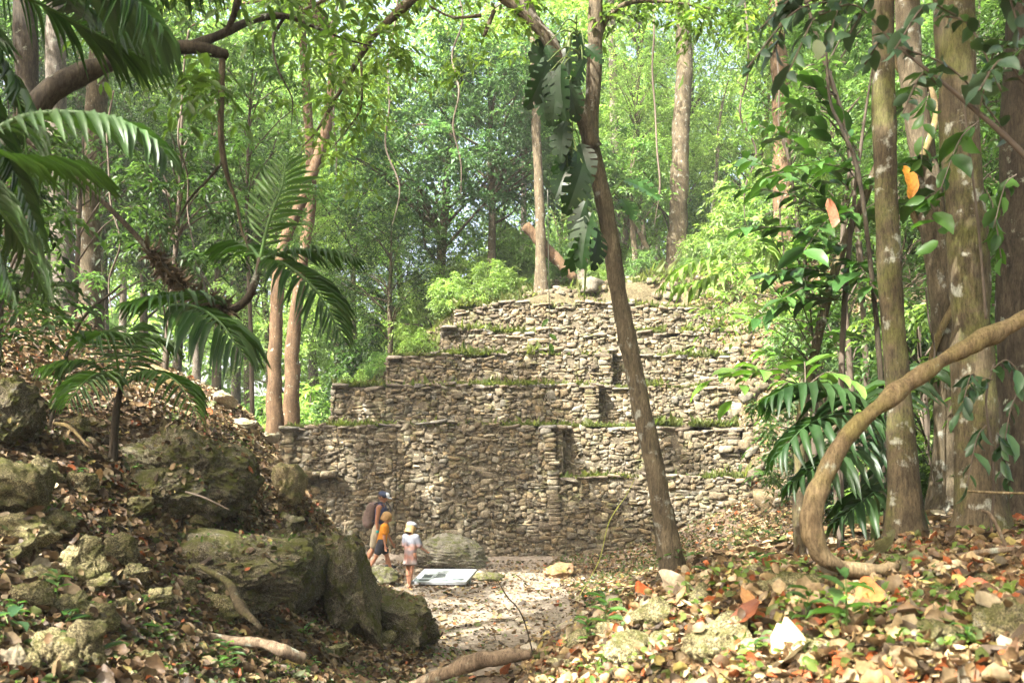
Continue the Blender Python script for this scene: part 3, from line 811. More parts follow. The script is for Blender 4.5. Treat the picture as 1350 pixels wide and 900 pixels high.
for a in [(1060, 330, 9, .5), (1010, 380, 9, .5), (1080, 560, 7.6, .4), (1020, 440, 9.3, .5), (1020, 300, 14, .8), (1080, 420, 13, .7), (1230, 500, 12, .5), (1100, 620, 12, .5), (980, 250, 16, .8), (1200, 350, 14, .7), (1180, 620, 13, .5)]: lit(*a)
LITP = np.array([l[0] for l in LIT]); LITR = np.array([l[1] for l in LIT])
def sun_gap(cen, rc):
    """clusters that stay: those whose ball does not cross a sunbeam reaching a lit place"""
    d = cen[:, None, :] - LITP[None]
    s = (d * SUN).sum(-1)
    perp = np.linalg.norm(d - s[..., None] * SUN, axis=-1)
    hit = (s > 0) & (perp < LITR[None] + rc * .5)
    return ~hit.any(1)

def canopy_tree(name, label, trunk_pts, trunk_r, mat, crown_c, rx, ry, rz, n, rc, L, cols, seed, mats='leaf_dark', vis=True, flare=.6, sides=12, nl=16, T=10, K=10, bumpy=.12):
    r = np.random.default_rng(seed)
    tp = np.array(trunk_pts, float)
    base = tp[0].copy(); 
    t = thing(name, label, 'tree', base)
    mb = MB(); Vt, ft = tube(tp, trunk_r, sides, max(24, 8 * len(tp)), bumpy, 3.5, seed, flare); mb.add(Vt, ft)
    cen = ell_points(n, r, .25, -.8) * np.array([rx, ry, rz]) + np.asarray(crown_c, float)
    keep = sun_gap(cen, rc)
    cen = cen[keep]
    top = tp[-1]
    for q_ in range(nl):
        if not len(cen): break
        e = cen[r.integers(len(cen))]; mid = (top + e) / 2 + r.normal(0, .3, 3) + np.array([0, 0, .4])
        Vt, ft = tube([top + np.array([0, 0, r.uniform(-1.2, 0)]), mid, e], [trunk_r[-1] * .7, trunk_r[-1] * .4, .015], 6, 8, .1, 3, seed); mb.add(Vt, ft)
    mb.build('trunk', M[mat], t, base)
    cb = MB(); sprays(cb, cen, rc * r.uniform(.7, 1.3, len(cen)), r, T, K, L, .42, cols, droop=.55)
    cb.build('crown', M[mats], t, base)
    return t
# ------------------------------------------------------------------ individual trees
def gz(p): p = np.array(p, float); p[2] = zz(p[0], p[1]) - .08; return p
# right hand trunks
def trunkpx(pts, Y):
    o = []
    for q_ in pts:
        y = q_[2] if len(q_) > 2 else Y
        o.append(P(q_[0], q_[1], y))
    return o
t1 = trunkpx([(1196, 712), (1192, 640), (1183, 500), (1172, 350), (1166, 180), (1164, 0), (1158, -500), (1150, -1300)], 7.0); t1[0] = gz(t1[0])
canopy_tree('slim_tree', 'slim straight brown tree with pale lichen spots standing behind the bent liana', t1, [.145, .105, .09, .088, .086, .083, .08, .07], 'bark_lichen', P(1150, -1500, 7.2) + np.array([-.6, -1, 1.0]), 3.6, 4.0, 2.6, 95, .9, .17, DARK, 201)
t2 = trunkpx([(1292, 712), (1290, 640), (1284, 500), (1276, 350), (1264, 150), (1258, 0), (1250, -600), (1240, -1500)], 6.5); t2[0] = gz(t2[0])
canopy_tree('lichen_tree', 'thick tree trunk blotched with pale lichen and moss, second from the right edge', t2, [.19, .155, .142, .138, .132, .13, .12, .1], 'bark_lichen', P(1300, -1700, 6.8) + np.array([.6, 0, 1.2]), 3.4, 4.0, 2.6, 95, .9, .18, DARK, 202, flare=.35)
t3 = trunkpx([(1352, 700), (1350, 640), (1347, 500), (1346, 300), (1350, 100), (1354, 0), (1360, -600), (1365, -1400)], 7.6); t3[0] = gz(t3[0])
canopy_tree('dark_tree', 'wide dark tree trunk at the right edge wound with creeper leaves', t3, [.26, .19, .175, .17, .165, .16, .15, .12], 'bark_dark', P(1400, -1500, 8) + np.array([1.5, 1, .5]), 4.0, 4.2, 2.8, 90, 1.0, .18, DARK, 203)
t4 = trunkpx([(1262, 690), (1256, 560), (1248, 430), (1236, 330), (1222, 240), (1206, 120), (1196, 0), (1180, -600), (1170, -1000)], 10); t4[0] = gz(t4[0])
canopy_tree('twisted_tree', 'dark leaning tree wrapped by a twisting climber between the slim and the lichen trunks', t4, [.20, .16, .15, .145, .14, .13, .12, .10, .08], 'bark_brown', np.array([3.4, 13.2, 15.2]), 4.2, 4.6, 1.9, 190, .95, .17, DARK, 204)  # crown above the frame, enlarged to dim the skylight
# helical climber on it
s4 = spline(t4, 60)[4:44]; an = np.linspace(0, 15, 40)
mb = MB(); Vt, ft = tube(s4 + np.stack([np.cos(an), np.sin(an), an * 0], -1) * .19, [.035, .04, .03], 7, 120, .1, 6); mb.add(Vt, ft)
tag(mb.build('climbing_vine', M['bark_liana'], None, s4[0]), 'woody climber twisting round the dark leaning tree', 'vine')
# central forked tree
tc_ = trunkpx([(889, 760), (882, 720), (868, 640), (842, 520), (818, 400), (797, 270), (779, 185), (783, 100), (785, 0), (790, -300), (800, -700)], 10.5)
tc_[0] = gz(tc_[0])
base = tc_[0].copy()
ct = thing('forked_tree', 'slender leaning tree with a fork, in front of the pyramid, bare brown trunk', 'tree', base)
mb = MB(); Vt, ft = tube(tc_, [.16, .122, .112, .106, .1, .1, .1, .088, .075, .065, .05], 14, 110, .14, 5, 4, .35); mb.add(Vt, ft)
mb.build('trunk', M['bark_brown'], ct, base)
def limb(pts, rad, nm='limb', mat='bark_brown', parent=None, b=None, sides=9):
    mb = MB(); Vt, ft = tube(pts, rad, sides, 8 * len(pts), .16, 6, len(pts)); mb.add(Vt, ft)
    return mb.build(nm, M[mat], ct if parent is None else parent, base if b is None else b)
l1 = trunkpx([(781, 195), (760, 135), (738, 90), (712, 55), (670, 22), (630, 6), (560, 16), (500, 22), (462, 30), (420, 55)], 10.4)
l1 = [p + np.array([0, -.08 * k, 0]) for k, p in enumerate(l1)]
limb(l1, [.10, .085, .07, .058, .05, .045, .04, .034, .026, .016])
l2 = trunkpx([(742, 96), (722, 52), (700, 20), (680, -30), (640, -120)], 10.3); limb(l2, [.085, .08, .075, .07, .05], mat='bark_grey')
l3 = [p + np.array([0, -.5, 0]) for p in trunkpx([(562, 18), (530, 48), (505, 72), (484, 102), (468, 130), (448, 165), (430, 195), (412, 215)], 10.0)]
limb(l3, [.05, .042, .036, .03, .026, .02, .014, .006])
l4 = [p + np.array([0, -.4, 0]) for p in trunkpx([(484, 102), (485, 140), (482, 165), (465, 190), (445, 215)], 10.1)]; limb(l4, [.016, .014, .012, .008, .003], 'twig')
l5 = trunkpx([(652, 14), (645, 30), (638, 48)], 10.1); limb(l5, [.025, .03, .02], 'twig')
l6 = trunkpx([(787, 60), (800, 25), (830, 4), (880, 3), (940, 12)], 10.6); limb(l6, [.04, .035, .03, .02, .008], 'limb')
l7 = [p + np.array([0, -.4, 0]) for p in trunkpx([(636, 44), (600, 46), (570, 32)], 10.1)]; limb(l7, [.02, .015, .01], 'twig')
# its leaves: sprays along the limbs and high crown
r = np.random.default_rng(301)
cen = []; 
for L_ in (l1[4:], l2[2:], l3, l4, l6[2:]):
    s = spline(L_, 26)[::2]; cen.append(s + r.normal(0, .18, s.shape))
px_ = np.stack([r.uniform(395, 690, 44), r.uniform(-70, 130, 44), r.uniform(10.5, 14, 44)], -1)
px_ = px_[px_[:, 1] < 165 - np.abs(px_[:, 0] - 500) * .35]
cen.append(np.array([P(*p) for p in px_]))
px_ = np.stack([r.uniform(780, 1010, 26), r.uniform(-60, 45, 26), r.uniform(10, 13, 26)], -1)
cen.append(np.array([P(*p) for p in px_]))
cen = np.concatenate(cen)
mb = MB(); sprays(mb, cen, .34 * r.uniform(.7, 1.3, len(cen)), r, 5, 6, .105, .42, ((.11, .19, .04), (.18, .26, .07)), L_SIMPLE, droop=.6)
c2 = ell_points(210, r, .3) * np.array([4.4, 4.4, 1.9]) + np.array([.6, 10.5, 14.6]); c2 = c2[sun_gap(c2, .8)]  # high crown out of view, widened to cut skylight on wall and slopes
sprays(mb, c2, .8, r, 9, 9, .16, .42, MIDG)
mb.build('crown', M['leaf'], ct, base)

# overhead broken limb at the left with its tree
tl = [gz([-4.4, 4.6, 0]), np.array([-4.3, 4.7, 3.4]), P(-70, 250, 5.0), P(5, 190, 5), P(70, 118, 5.05), P(145, 82, 5.2), P(200, 68, 5.3), P(250, 62, 5.4), P(299, 72, 5.5)]
base = tl[0].copy()
lt = thing('bent_tree', 'dark mossy tree bending over the slope at upper left, ending in a broken stub', 'tree', base)
mb = MB(); Vt, ft = tube(tl, [.18, .14, .10, .08, .062, .052, .046, .042, .034], 12, 90, .22, 7, 2, .2); mb.add(Vt, ft); mb.build('trunk', M['bark_dark'], lt, base)
b1 = [P(250, 62, 5.4), P(290, 46, 5.5), P(330, 28, 5.7), P(372, 21, 5.9), P(410, 34, 6.0), P(450, 50, 6.1), P(492, 62, 6.2)]
limb(b1, [.03, .028, .024, .018, .012, .008, .004], 'limb', 'bark_dark', lt, base, 7)
b2 = [P(375, 22, 5.9), P(360, 52, 5.9), P(366, 90, 5.8), P(385, 130, 5.8), P(384, 165, 5.8)]; limb(b2, [.012, .01, .007, .005, .002], 'twig', 'bark_dark', lt, base, 5)
b3 = [P(299, 40, 5.5), P(310, 15, 5.4), P(320, -30, 5.3)]; limb(b3, [.015, .02, .03], 'twig', 'bark_dark', lt, base, 5)
r = np.random.default_rng(302)
px_ = np.stack([r.uniform(120, 500, 64), r.uniform(-90, 105, 64), r.uniform(5.2, 9, 64)], -1)
px_ = px_[px_[:, 1] < 60 + 50 * np.sin(px_[:, 0] / 60.)]
cen = np.array([P(*p) for p in px_])
px_ = np.stack([r.uniform(230, 300, 8), r.uniform(95, 130, 8), r.uniform(5.3, 5.7, 8)], -1); cen = np.concatenate([cen, np.array([P(*p) for p in px_])])
mb = MB(); sprays(mb, cen, .30 * r.uniform(.6, 1.3, len(cen)), r, 5, 5, .085, .36, ((.07, .13, .028), (.11, .18, .04)), L_MID, droop=.9)
mb.build('crown', M['leaf'], lt, base)
# vine hanging from the stub
hv = [P(293, 74, 5.5), P(292, 120, 5.5), P(291, 170, 5.5), P(294, 205, 5.5), P(302, 240, 5.5), P(312, 268, 5.5), P(318, 300, 5.5), P(328, 330, 5.5)]
hb = hv[0]
ht = thing('hanging_vine', 'brown woody vine hanging straight down from the broken stub at upper left', 'vine', hb)
mb = MB(); Vt, ft = tube(hv, [.02, .018, .02, .018, .013, .01, .007, .003], 7, 60, .15, 9); mb.add(Vt, ft); mb.build('stem', M['bark_brown'], ht, hb)
mb = MB(); Vt, ft = tube([P(294, 212, 5.5), P(275, 236, 5.5), P(250, 262, 5.5), P(232, 296, 5.5), P(222, 320, 5.5)], [.008, .009, .007, .005, .002], 5, 30, .1, 9); mb.add(Vt, ft); mb.build('side_shoot', M['bark_dark'], ht, hb)

# trunks on the left ridge and around the ruin
def bare_tree(name, label, pts, rad, mat, crown=None, seed=1, cols=MIDG, n=70, rc=1.0, L=.17, flare=.4, mats='leaf', radii=(3.2, 3.2, 2.6), sides=12):
    pts = [np.array(p, float) for p in pts]; pts[0] = gz(pts[0]); base = pts[0].copy()
    t = thing(name, label, 'tree', base)
    r = np.random.default_rng(seed)
    mb = MB(); Vt, ft = tube(pts, rad, sides, 10 * len(pts), .16, 2.5, seed, flare); mb.add(Vt, ft)
    if crown is not None:
        cen = ell_points(n, r, .3) * np.array(radii) + np.asarray(crown)
        if base[1] < 25: cen = cen[sun_gap(cen, rc)]
        for q_ in range(min(10, len(cen))):
            e = cen[r.integers(len(cen))]; Vt, ft = tube([pts[-1], (pts[-1] + e) / 2 + np.array([0, 0, .4]), e], [rad[-1] * .7, rad[-1] * .4, .015], 6, 8); mb.add(Vt, ft)
    mb.build('trunk', M[mat], t, base)
    if crown is not None:
        cb = MB(); sprays(cb, cen, rc * r.uniform(.7, 1.3, len(cen)), r, 9, 9, L, .42, cols); cb.build('crown', M[mats], t, base)
    return t
bare_tree('ridge_tree', 'broad grey brown trunk on the ridge behind the thin leaning stem', [P(120, 452, 17), P(118, 380, 17), P(117, 300, 17), P(125, 150, 17), P(140, -60, 17), P(150, -250, 17)], [.24, .20, .19, .18, .17, .12], 'bark_brown', np.array([-6.6, 14.8, 14.2]), 401, DARK, 130, 1.1, .18, radii=(3.6, 3.2, 1.7))  # unseen crown shifted off the trunk to shade the left wall
bare_tree('ridge_tree', 'pale buttressed trunk on the ridge just left of the broad grey brown one', [P(84, 440, 19), P(82, 380, 19), P(80, 300, 19), P(74, 100, 19), P(70, -100, 19)], [.34, .24, .21, .20, .14], 'bark_grey', np.array([-9.6, 15.8, 14.6]), 402, DARK, 130, 1.1, .18, flare=.8, radii=(3.6, 3.2, 1.7))  # crown out of view, also shifted to shade the left wall
bare_tree('ridge_tree', 'dark trunk among leaves near the left edge of the ridge', [P(32, 440, 14), P(36, 350, 14), P(38, 200, 14), P(30, -100, 14), P(20, -400, 14)], [.22, .18, .17, .16, .1], 'bark_dark', P(-30, -380, 13) + np.array([0, -1, 0]), 403, DARK, 90, 1.0, .18, mats='leaf_dark', radii=(4, 4, 2.6))
bare_tree('twin_tree', 'left of two orange brown trunks standing close together at the end of the pyramid wall', [P(361, 590, 26.5), P(362, 500, 26.5), P(364, 420, 26.5), P(372, 330, 26.5), P(400, 260, 26.5), P(425, 190, 26.5), P(436, 130, 26.5), P(440, 40, 26.5)], [.26, .19, .18, .17, .165, .16, .13, .1], 'bark_orange', P(330, -40, 27), 404, LIME, 60, 1.1, .2)
bare_tree('twin_tree', 'right of two orange brown trunks standing close together at the end of the pyramid wall', [P(383, 590, 27.5), P(385, 500, 27.5), P(388, 430, 27.5), P(400, 340, 27.5), P(410, 250, 27.5), P(405, 130, 27.5), P(395, 0, 27.5)], [.28, .21, .19, .17, .16, .14, .1], 'bark_orange', P(300, -20, 28), 405, MIDG, 60, 1.1, .2)
bare_tree('summit_tree', 'slim grey trunk standing on the top edge of the pyramid', [P(712, 392, 29), P(713, 330, 29), P(711, 260, 29), P(707, 175, 29), P(705, 100, 29), P(700, 10, 29)], [.20, .16, .15, .14, .13, .08], 'bark_brown', P(690, 10, 29.5), 406, LIME, 60, 1.0, .2)
bare_tree('summit_tree', 'tall thick brown trunk draped in creepers on the right top of the pyramid', [P(893, 360, 31), P(894, 300, 31), P(896, 230, 31), P(899, 150, 31), P(902, 80, 31), P(898, -40, 31), P(895, -150, 31)], [.38, .31, .30, .29, .28, .25, .15], 'bark_brown', P(895, -90, 31), 407, MIDG, 70, 1.2, .2, radii=(4, 4, 3))
bare_tree('summit_tree', 'thin pale trunk behind the top of the pyramid, right of the forked tree', [P(811, 380, 35), P(812, 300, 35), P(810, 200, 35), P(808, 100, 35), P(806, 0, 35)], [.2, .18, .17, .16, .12], 'bark_grey', P(800, -60, 35), 408, LIME, 60, 1.2, .2)
bare_tree('summit_tree', 'small brown trunk rising from the grassy top just right of the forked tree', [P(838, 372, 30), P(837, 335, 30), P(834, 300, 30), P(830, 240, 30)], [.13, .11, .1, .05], 'bark_brown', P(828, 220, 30.3), 409, MIDG, 26, .7, .16, radii=(1.3, 1.3, 1.2))
bare_tree('summit_tree', 'small slanting trunk on the grassy top leaning to the left', [P(866, 366, 30), P(856, 335, 30), P(845, 312, 30), P(826, 280, 30)], [.10, .08, .07, .03], 'bark_brown', P(815, 262, 30.3), 410, MIDG, 22, .7, .16, radii=(1.2, 1.2, 1.))
bare_tree('summit_tree', 'grey stump like trunk at the left end of the grassy top', [P(768, 380, 30), P(768, 350, 30), P(766, 310, 30), P(764, 250, 30)], [.2, .17, .15, .08], 'bark_grey', P(760, 230, 30.5), 411, MIDG, 26, .7, .16, radii=(1.4, 1.4, 1.2))
bare_tree('pale_sapling', 'thin pale forked sapling against the sky gap right of the thick summit trunk', [P(940, 380, 33), P(938, 300, 33), P(945, 220, 33), P(950, 150, 33), P(965, 90, 33)], [.09, .07, .06, .05, .02], 'bark_grey', None)
mb = MB(); lg = [P(693, 298, 29.6), P(715, 322, 29.5), P(737, 345, 29.4), P(757, 366, 29.3)]
Vt, ft = tube(lg, [.17, .19, .18, .15], 10, 30, .2, 4); mb.add(Vt, ft); tag(mb.build('fallen_log', M['bark_orange'], None, lg[-1]), 'reddish brown log leaning against the slim grey trunk on the pyramid', 'log')
bare_tree('broad_tree', 'reddish shaggy trunk seen through leaves at the top right of the forest', [P(1035, 480, 27), P(1032, 300, 27), P(1030, 130, 27), P(1025, 60, 27), P(1022, -60, 27)], [.32, .28, .27, .26, .18], 'bark_orange', P(1025, -20, 27), 412, MIDG, 70, 1.1, .19)
bare_tree('leaning_tree', 'thin grey trunk leaning left in the undergrowth before the litter slope', [P(1056, 672, 9.5), P(1054, 600, 9.5), P(1062, 520, 9.5), P(1080, 440, 9.5), P(1100, 360, 9.5), P(1120, 305, 9.5), P(1142, 255, 9.5), P(1180, 150, 9.5)], [.062, .055, .05, .047, .045, .04, .04, .025], 'bark_lichen', None, flare=.2)
bare_tree('thin_stem', 'very thin black stem right of the leaning grey trunk', [P(1172, 690, 8.5), P(1166, 600, 8.5), P(1160, 480, 8.5), P(1150, 370, 8.5), P(1132, 230, 8.5), P(1110, 170, 8.5), P(1094, 130, 8.5), P(1088, 40, 8.5)], [.032, .026, .024, .022, .02, .018, .014, .008], 'bark_dark', None, flare=.2)

# unseen trees added for shade, outside the picture over the slope and behind the camera
for k, (x, y, h, rx, n, sd, ox, oy) in enumerate([(-9, 5, 11, 4.2, 130, 501, 0, 0), (-8.5, 0, 12, 4.2, 130, 502, 0, 0), (-11.5, 9, 13, 4.2, 130, 503, 0, 0), (-12.5, 14.5, 13, 4.0, 120, 504, 0, 0), (-6.5, -3.5, 12, 3.8, 120, 505, 0, 0), (4.5, 1.0, 12, 3.8, 110, 506, 0, 0), (8.5, 9.5, 13, 4.4, 110, 507, 0, 0), (10.5, 15, 13, 4, 100, 508, 0, 0), (-8.6, 12, 13.5, 3.8, 130, 509, .8, .5), (-1.6, -1.5, 11, 4.0, 160, 510, .2, 3), (2.4, -3.0, 11, 3.8, 110, 511, 0, 4)]):
    b = gz([x, y, 0])
    canopy_tree('added_shade_tree', ['unseen shade tree added above the slope', 'unseen shade tree added left of the path', 'unseen shade tree added over the ridge', 'unseen shade tree added at the ridge end', 'unseen shade tree added behind the path', 'unseen shade tree added over the right mound', 'unseen shade tree added in the right thicket', 'unseen shade tree added deep in the right thicket', 'unseen shade tree added beside the left ridge', 'unseen shade tree added arching over the camera', 'unseen shade tree added behind the right mound'][k],
                [b, b + np.array([.1, 0, h * .4]), b + np.array([.3, .2, h * .75]), b + np.array([.3, .1, h])], [.26, .22, .18, .1], 'bark_brown', b + np.array([.4, .2, h + .4]) + np.array([ox, oy, 0]), rx, rx, 2.4, n, 1.0, .2, MIDG if k % 2 else DARK, sd, 'leaf')

# ------------------------------------------------------------------ palms
def frond(parent, base, path, n, Lmax, r, col1=(.03, .075, .018), col2=(.055, .11, .025), droop=.35, w=.12, rach=.012, vee=.25, tipL=.35, start=.12, mats='frond', updir=(0, 0, 1), sweep=.45):
    s = spline(path, 60); t = np.linspace(0, 1, 60)
    T_ = unit(np.gradient(s, axis=0))
    up = np.asarray(updir, float)
    f = np.linspace(start, .99, n); idx = (f * 59).astype(int)
    mb = MB()
    for sg in (-1, 1):
        c = s[idx]; tt = T_[idx]
        side = unit(np.cross(tt, up)) * sg
        nrm = unit(np.cross(side * sg, tt))
        Lf = Lmax * (np.sin(np.pi * np.clip((f - start) / (1 - start) * .86 + .12, 0, 1)) ** .75 * (1 - tipL * 0) + .12)
        Lf = Lf * np.exp(r.normal(0, .06, n))
        ax = side * 1.0 + tt * (sweep + .9 * f[:, None] ** 3) + nrm * vee - np.array([0, 0, 1.]) * droop + r.normal(0, .06, (n, 3))
        put_leaves(mb, L_BLADE, c, ax, nrm + side * .25 + r.normal(0, .12, (n, 3)), Lf, Lf * w * np.exp(r.normal(0, .1, n)), mixcol(col1, col2, n, r, .12))
    Vt, ft = tube(path, [rach, rach * .8, rach * .3], 6, 40); mb.add(Vt, ft, np.asarray(col2) * 1.2)
    return mb.build('frond', M[mats], parent, base)

# fine leaved understorey trees
def fine_tree(label, regions, Y, stem, seed, cols, L=.10, n=60, rc=.42, mats='leaf', W=.40, tm=None, T=7, K=8):
    r = np.random.default_rng(seed)
    sp_ = [np.array(p, float) for p in stem]; sp_[0] = gz(sp_[0]); base = sp_[0].copy()
    t = thing('understorey_tree', label, 'tree', base, 'understorey trees')
    q_ = []
    while len(q_) < n:
        x0, x1, y0, y1 = regions[r.integers(len(regions))]
        q_.append(P(r.uniform(x0, x1), r.uniform(y0, y1), Y + r.uniform(-1.6, 1.6)))
    cen = np.array(q_); cen = cen[sun_gap(cen, .3)] if len(cen) else cen
    tw = MB(); Vt, ft = tube(sp_, np.linspace(.055, .02, len(sp_)), 7, 10 * len(sp_), .15, 5, seed); tw.add(Vt, ft)
    ss = spline(sp_, 40)
    for e in cen[::2]:
        b = ss[np.argmin(np.linalg.norm(ss - e - np.array([0, 0, -.5]), axis=1))]
        Vt, ft = tube([b, (b + e) / 2 + np.array([0, 0, .15]), e], [.016, .011, .005], 5, 7); tw.add(Vt, ft)
    tw.build('trunk', M['twig'], t, base)
    mb = MB(); sprays(mb, cen, rc * r.uniform(.6, 1.3, len(cen)), r, T, K, L, W, cols, tm or L_SIMPLE, droop=.55); mb.build('crown', M[mats], t, base)
fine_tree('light green understorey tree with fine leaves over the right shoulder of the pyramid', [(960, 1130, 130, 330), (930, 1060, 300, 420)], 15, [P(1075, 640, 15), P(1070, 450, 15), P(1050, 280, 15), P(1030, 150, 15)], 621, LIME, n=70, L=.11)
fine_tree('fresh green fine leaved tree behind the broad leaved shrub', [(1020, 1180, 200, 480)], 12.5, [P(1135, 660, 12.5), P(1120, 480, 12.5), P(1110, 330, 12.5), P(1120, 220, 12.5)], 622, MIDG, n=70)
fine_tree('dark fine leaved tree behind the lichen trunk', [(1190, 1350, 120, 420)], 11.5, [P(1300, 660, 11.5), P(1290, 460, 11.5), P(1270, 300, 11.5), P(1260, 150, 11.5)], 623, MIDG, n=80)
fine_tree('bright leafy thicket tree between the slim and the lichen trunks', [(1140, 1290, 400, 660)], 12, [P(1235, 690, 12), P(1225, 600, 12), P(1215, 500, 12), P(1210, 430, 12)], 624, LIME, n=60)
fine_tree('dense low tree in the thicket at the right edge', [(1250, 1380, 380, 680)], 11, [P(1330, 690, 11), P(1325, 600, 11), P(1320, 480, 11), P(1310, 400, 11)], 625, MIDG, n=60, L=.12)
fine_tree('drooping fine leaved tree across the top right of the forest', [(930, 1200, 0, 150)], 13, [P(1150, 660, 13.5), P(1140, 450, 13.5), P(1120, 200, 13.4), P(1080, 60, 13), P(1050, -40, 13)], 626, MIDG, n=60, L=.12)
fine_tree('leafy low tree creeping onto the litter slope', [(1000, 1130, 440, 640)], 13.5, [P(1105, 680, 13.5), P(1100, 600, 13.5), P(1080, 520, 13.5), P(1070, 450, 13.5)], 627, MIDG, n=36, L=.10)
fine_tree('dark small leaved tree behind the leaning palm', [(150, 330, 150, 400)], 13, [P(215, 520, 13.5), P(225, 400, 13.5), P(235, 280, 13.5), P(240, 150, 13.5)], 628, DARK, n=80, L=.10, mats='leaf')
fine_tree('shaded small leaved tree between the ridge trunks', [(20, 200, 180, 420)], 14, [P(95, 470, 14.5), P(100, 380, 14.5), P(105, 280, 14.5), P(110, 180, 14.5)], 629, MIDG, n=70, L=.10)
fine_tree('mid green fine leaved tree above the end of the ridge', [(230, 420, 60, 330)], 17, [P(335, 560, 17.5), P(330, 420, 17.5), P(325, 280, 17.5), P(330, 120, 17.5)], 630, MIDG, n=60, L=.12)
fine_tree('dark bushy tree at the left edge behind the near palm', [(-40, 90, 160, 440)], 9, [P(-10, 480, 9), P(0, 380, 9), P(10, 280, 9), P(10, 180, 9)], 631, DARK, n=46, L=.10)
# thin vines hanging in the forest
rv = np.random.default_rng(640)
for k, (px, y0, y1, Y) in enumerate([(245, 40, 330, 12), (515, -20, 300, 24), (600, -20, 260, 28), (866, -10, 300, 24), (985, 0, 300, 20), (1030, 60, 380, 12), (1225, 380, 640, 9.5), (1275, 180, 420, 7.2), (150, 120, 420, 12), (440, 0, 240, 21)]):
    pts = [P(px + rv.normal(0, 5), y, Y + rv.normal(0, .1)) for y in np.linspace(y0, y1, 7)]
    mb = MB(); Vt, ft = tube(pts, [.011 * Y / 10] * 6 + [.004], 5, 40, .2, 8); mb.add(Vt, ft)
    tag(mb.build('hanging_vine', M['twig'], None, pts[0]), 'thin dark vine hanging straight down in the forest', 'vine', 'thin vines hanging in the forest')
r = np.random.default_rng(601)
# leaning palm with shaggy stem
Yp = 6.0
stem = [gz([-4.7, 5.2, 0]), np.array([-4.4, 5.4, 4.1]), P(-90, 100, 5.7), P(75, 213, 5.8), P(160, 290, 5.9), P(215, 350, 6.0), P(262, 393, 6.0), P(300, 408, 6.0), P(325, 395, 6.0), P(338, 365, 6.0), P(343, 340, 6.0)]
base = stem[0].copy()
lp = thing('leaning_palm', 'slender leaning palm whose dark stem hooks upward at the tip, full of drooping fronds', 'palm', base)
mb = MB(); Vt, ft = tube(stem[2:], [.018, .018, .018, .022, .028, .03, .026, .022, .018], 8, 90, .1, 12); mb.add(Vt, ft); Vt, ft = tube(stem[:3], [.03, .025, .018], 8, 30); mb.add(Vt, ft)
mb.build('stem', M['bark_dark'], lp, base)
mb = MB(); ss = spline(stem[4:8], 200); ss = ss[40:]
k = len(ss) * 4; ii = r.integers(0, len(ss), k)
put_leaves(mb, L_SIMPLE, ss[ii], r.normal(0, 1, (k, 3)) + np.array([.2, 0, -.5]), r.normal(0, 1, (k, 3)), r.uniform(.05, .16, k), .012, mixcol((.07, .05, .03), (.16, .12, .07), k, r))
mb.build('dead_sheaths', M['litter'], lp, base)
frond(lp, base, [P(343, 342, 6), P(355, 290, 6.0), P(372, 245, 6.05), P(378, 207, 6.1)], 17, .25, r, (.08, .17, .03), (.10, .19, .04), droop=-.02, vee=.0, updir=(0, -1, .1), w=.10)
frond(lp, base, [P(343, 342, 6), P(385, 330, 5.9), P(430, 332, 5.85), P(474, 342, 5.8)], 24, .22, r, droop=.35, w=.08)
frond(lp, base, [P(343, 342, 6), P(378, 350, 5.8), P(420, 388, 5.7), P(455, 452, 5.65)], 24, .30, r, droop=.4, w=.085, updir=(.5, -.6, .6))
frond(lp, base, [P(300, 404, 6), P(255, 388, 5.7), P(210, 392, 5.5), P(160, 402, 5.4)], 18, .26, r, droop=.35, w=.08)
frond(lp, base, [P(220, 402, 5.8), P(256, 404, 5.6), P(290, 425, 5.4), P(322, 470, 5.3)], 18, .36, r, droop=.75, w=.12, updir=(.3, -.5, .8))
frond(lp, base, [P(343, 342, 6), P(330, 325, 6.3), P(318, 325, 6.6), P(305, 345, 6.9)], 14, .26, r, droop=.45, w=.08)

# big palm at the upper left, close to the camera
pb = gz([-3.9, 3.3, 0]); crown = P(-120, -60, 3.9)
bp = thing('near_palm', 'large dark palm whose fronds fill the upper left corner', 'palm', pb)
mb = MB(); Vt, ft = tube([pb, (pb + crown) / 2 + np.array([-.3, 0, 0]), crown], [.10, .08, .06], 10, 30, .1, 6); mb.add(Vt, ft); mb.build('trunk', M['bark_dark'], bp, pb)
for pth, L_, n_, kw in [
    ([crown, P(0, -110, 3.7), P(110, -60, 3.6), P(215, 40, 3.5)], .46, 50, dict(droop=.5)),
    ([crown, P(-60, 60, 3.9), P(0, 190, 3.9), P(60, 330, 3.9)], .27, 46, dict(droop=.3)),
    ([crown, P(-90, 100, 4.2), P(-40, 260, 4.3), P(20, 400, 4.4)], .28, 46, dict(droop=.3)),
    ([crown, P(20, -140, 4.2), P(150, -110, 4.4), P(290, -20, 4.6)], .44, 46, dict(droop=.6)),
    ([crown, P(-50, 30, 4.3), P(20, 120, 4.4), P(40, 250, 4.5)], .30, 44, dict(droop=.3, )),
    ([crown, P(40, 0, 4.3), P(120, 40, 4.4), P(215, 90, 4.5)], .36, 42, dict(droop=.2))]:
    frond(bp, pb, pth, n_, L_, r, (.03, .085, .018), (.07, .15, .035), w=.036, rach=.010, **kw)
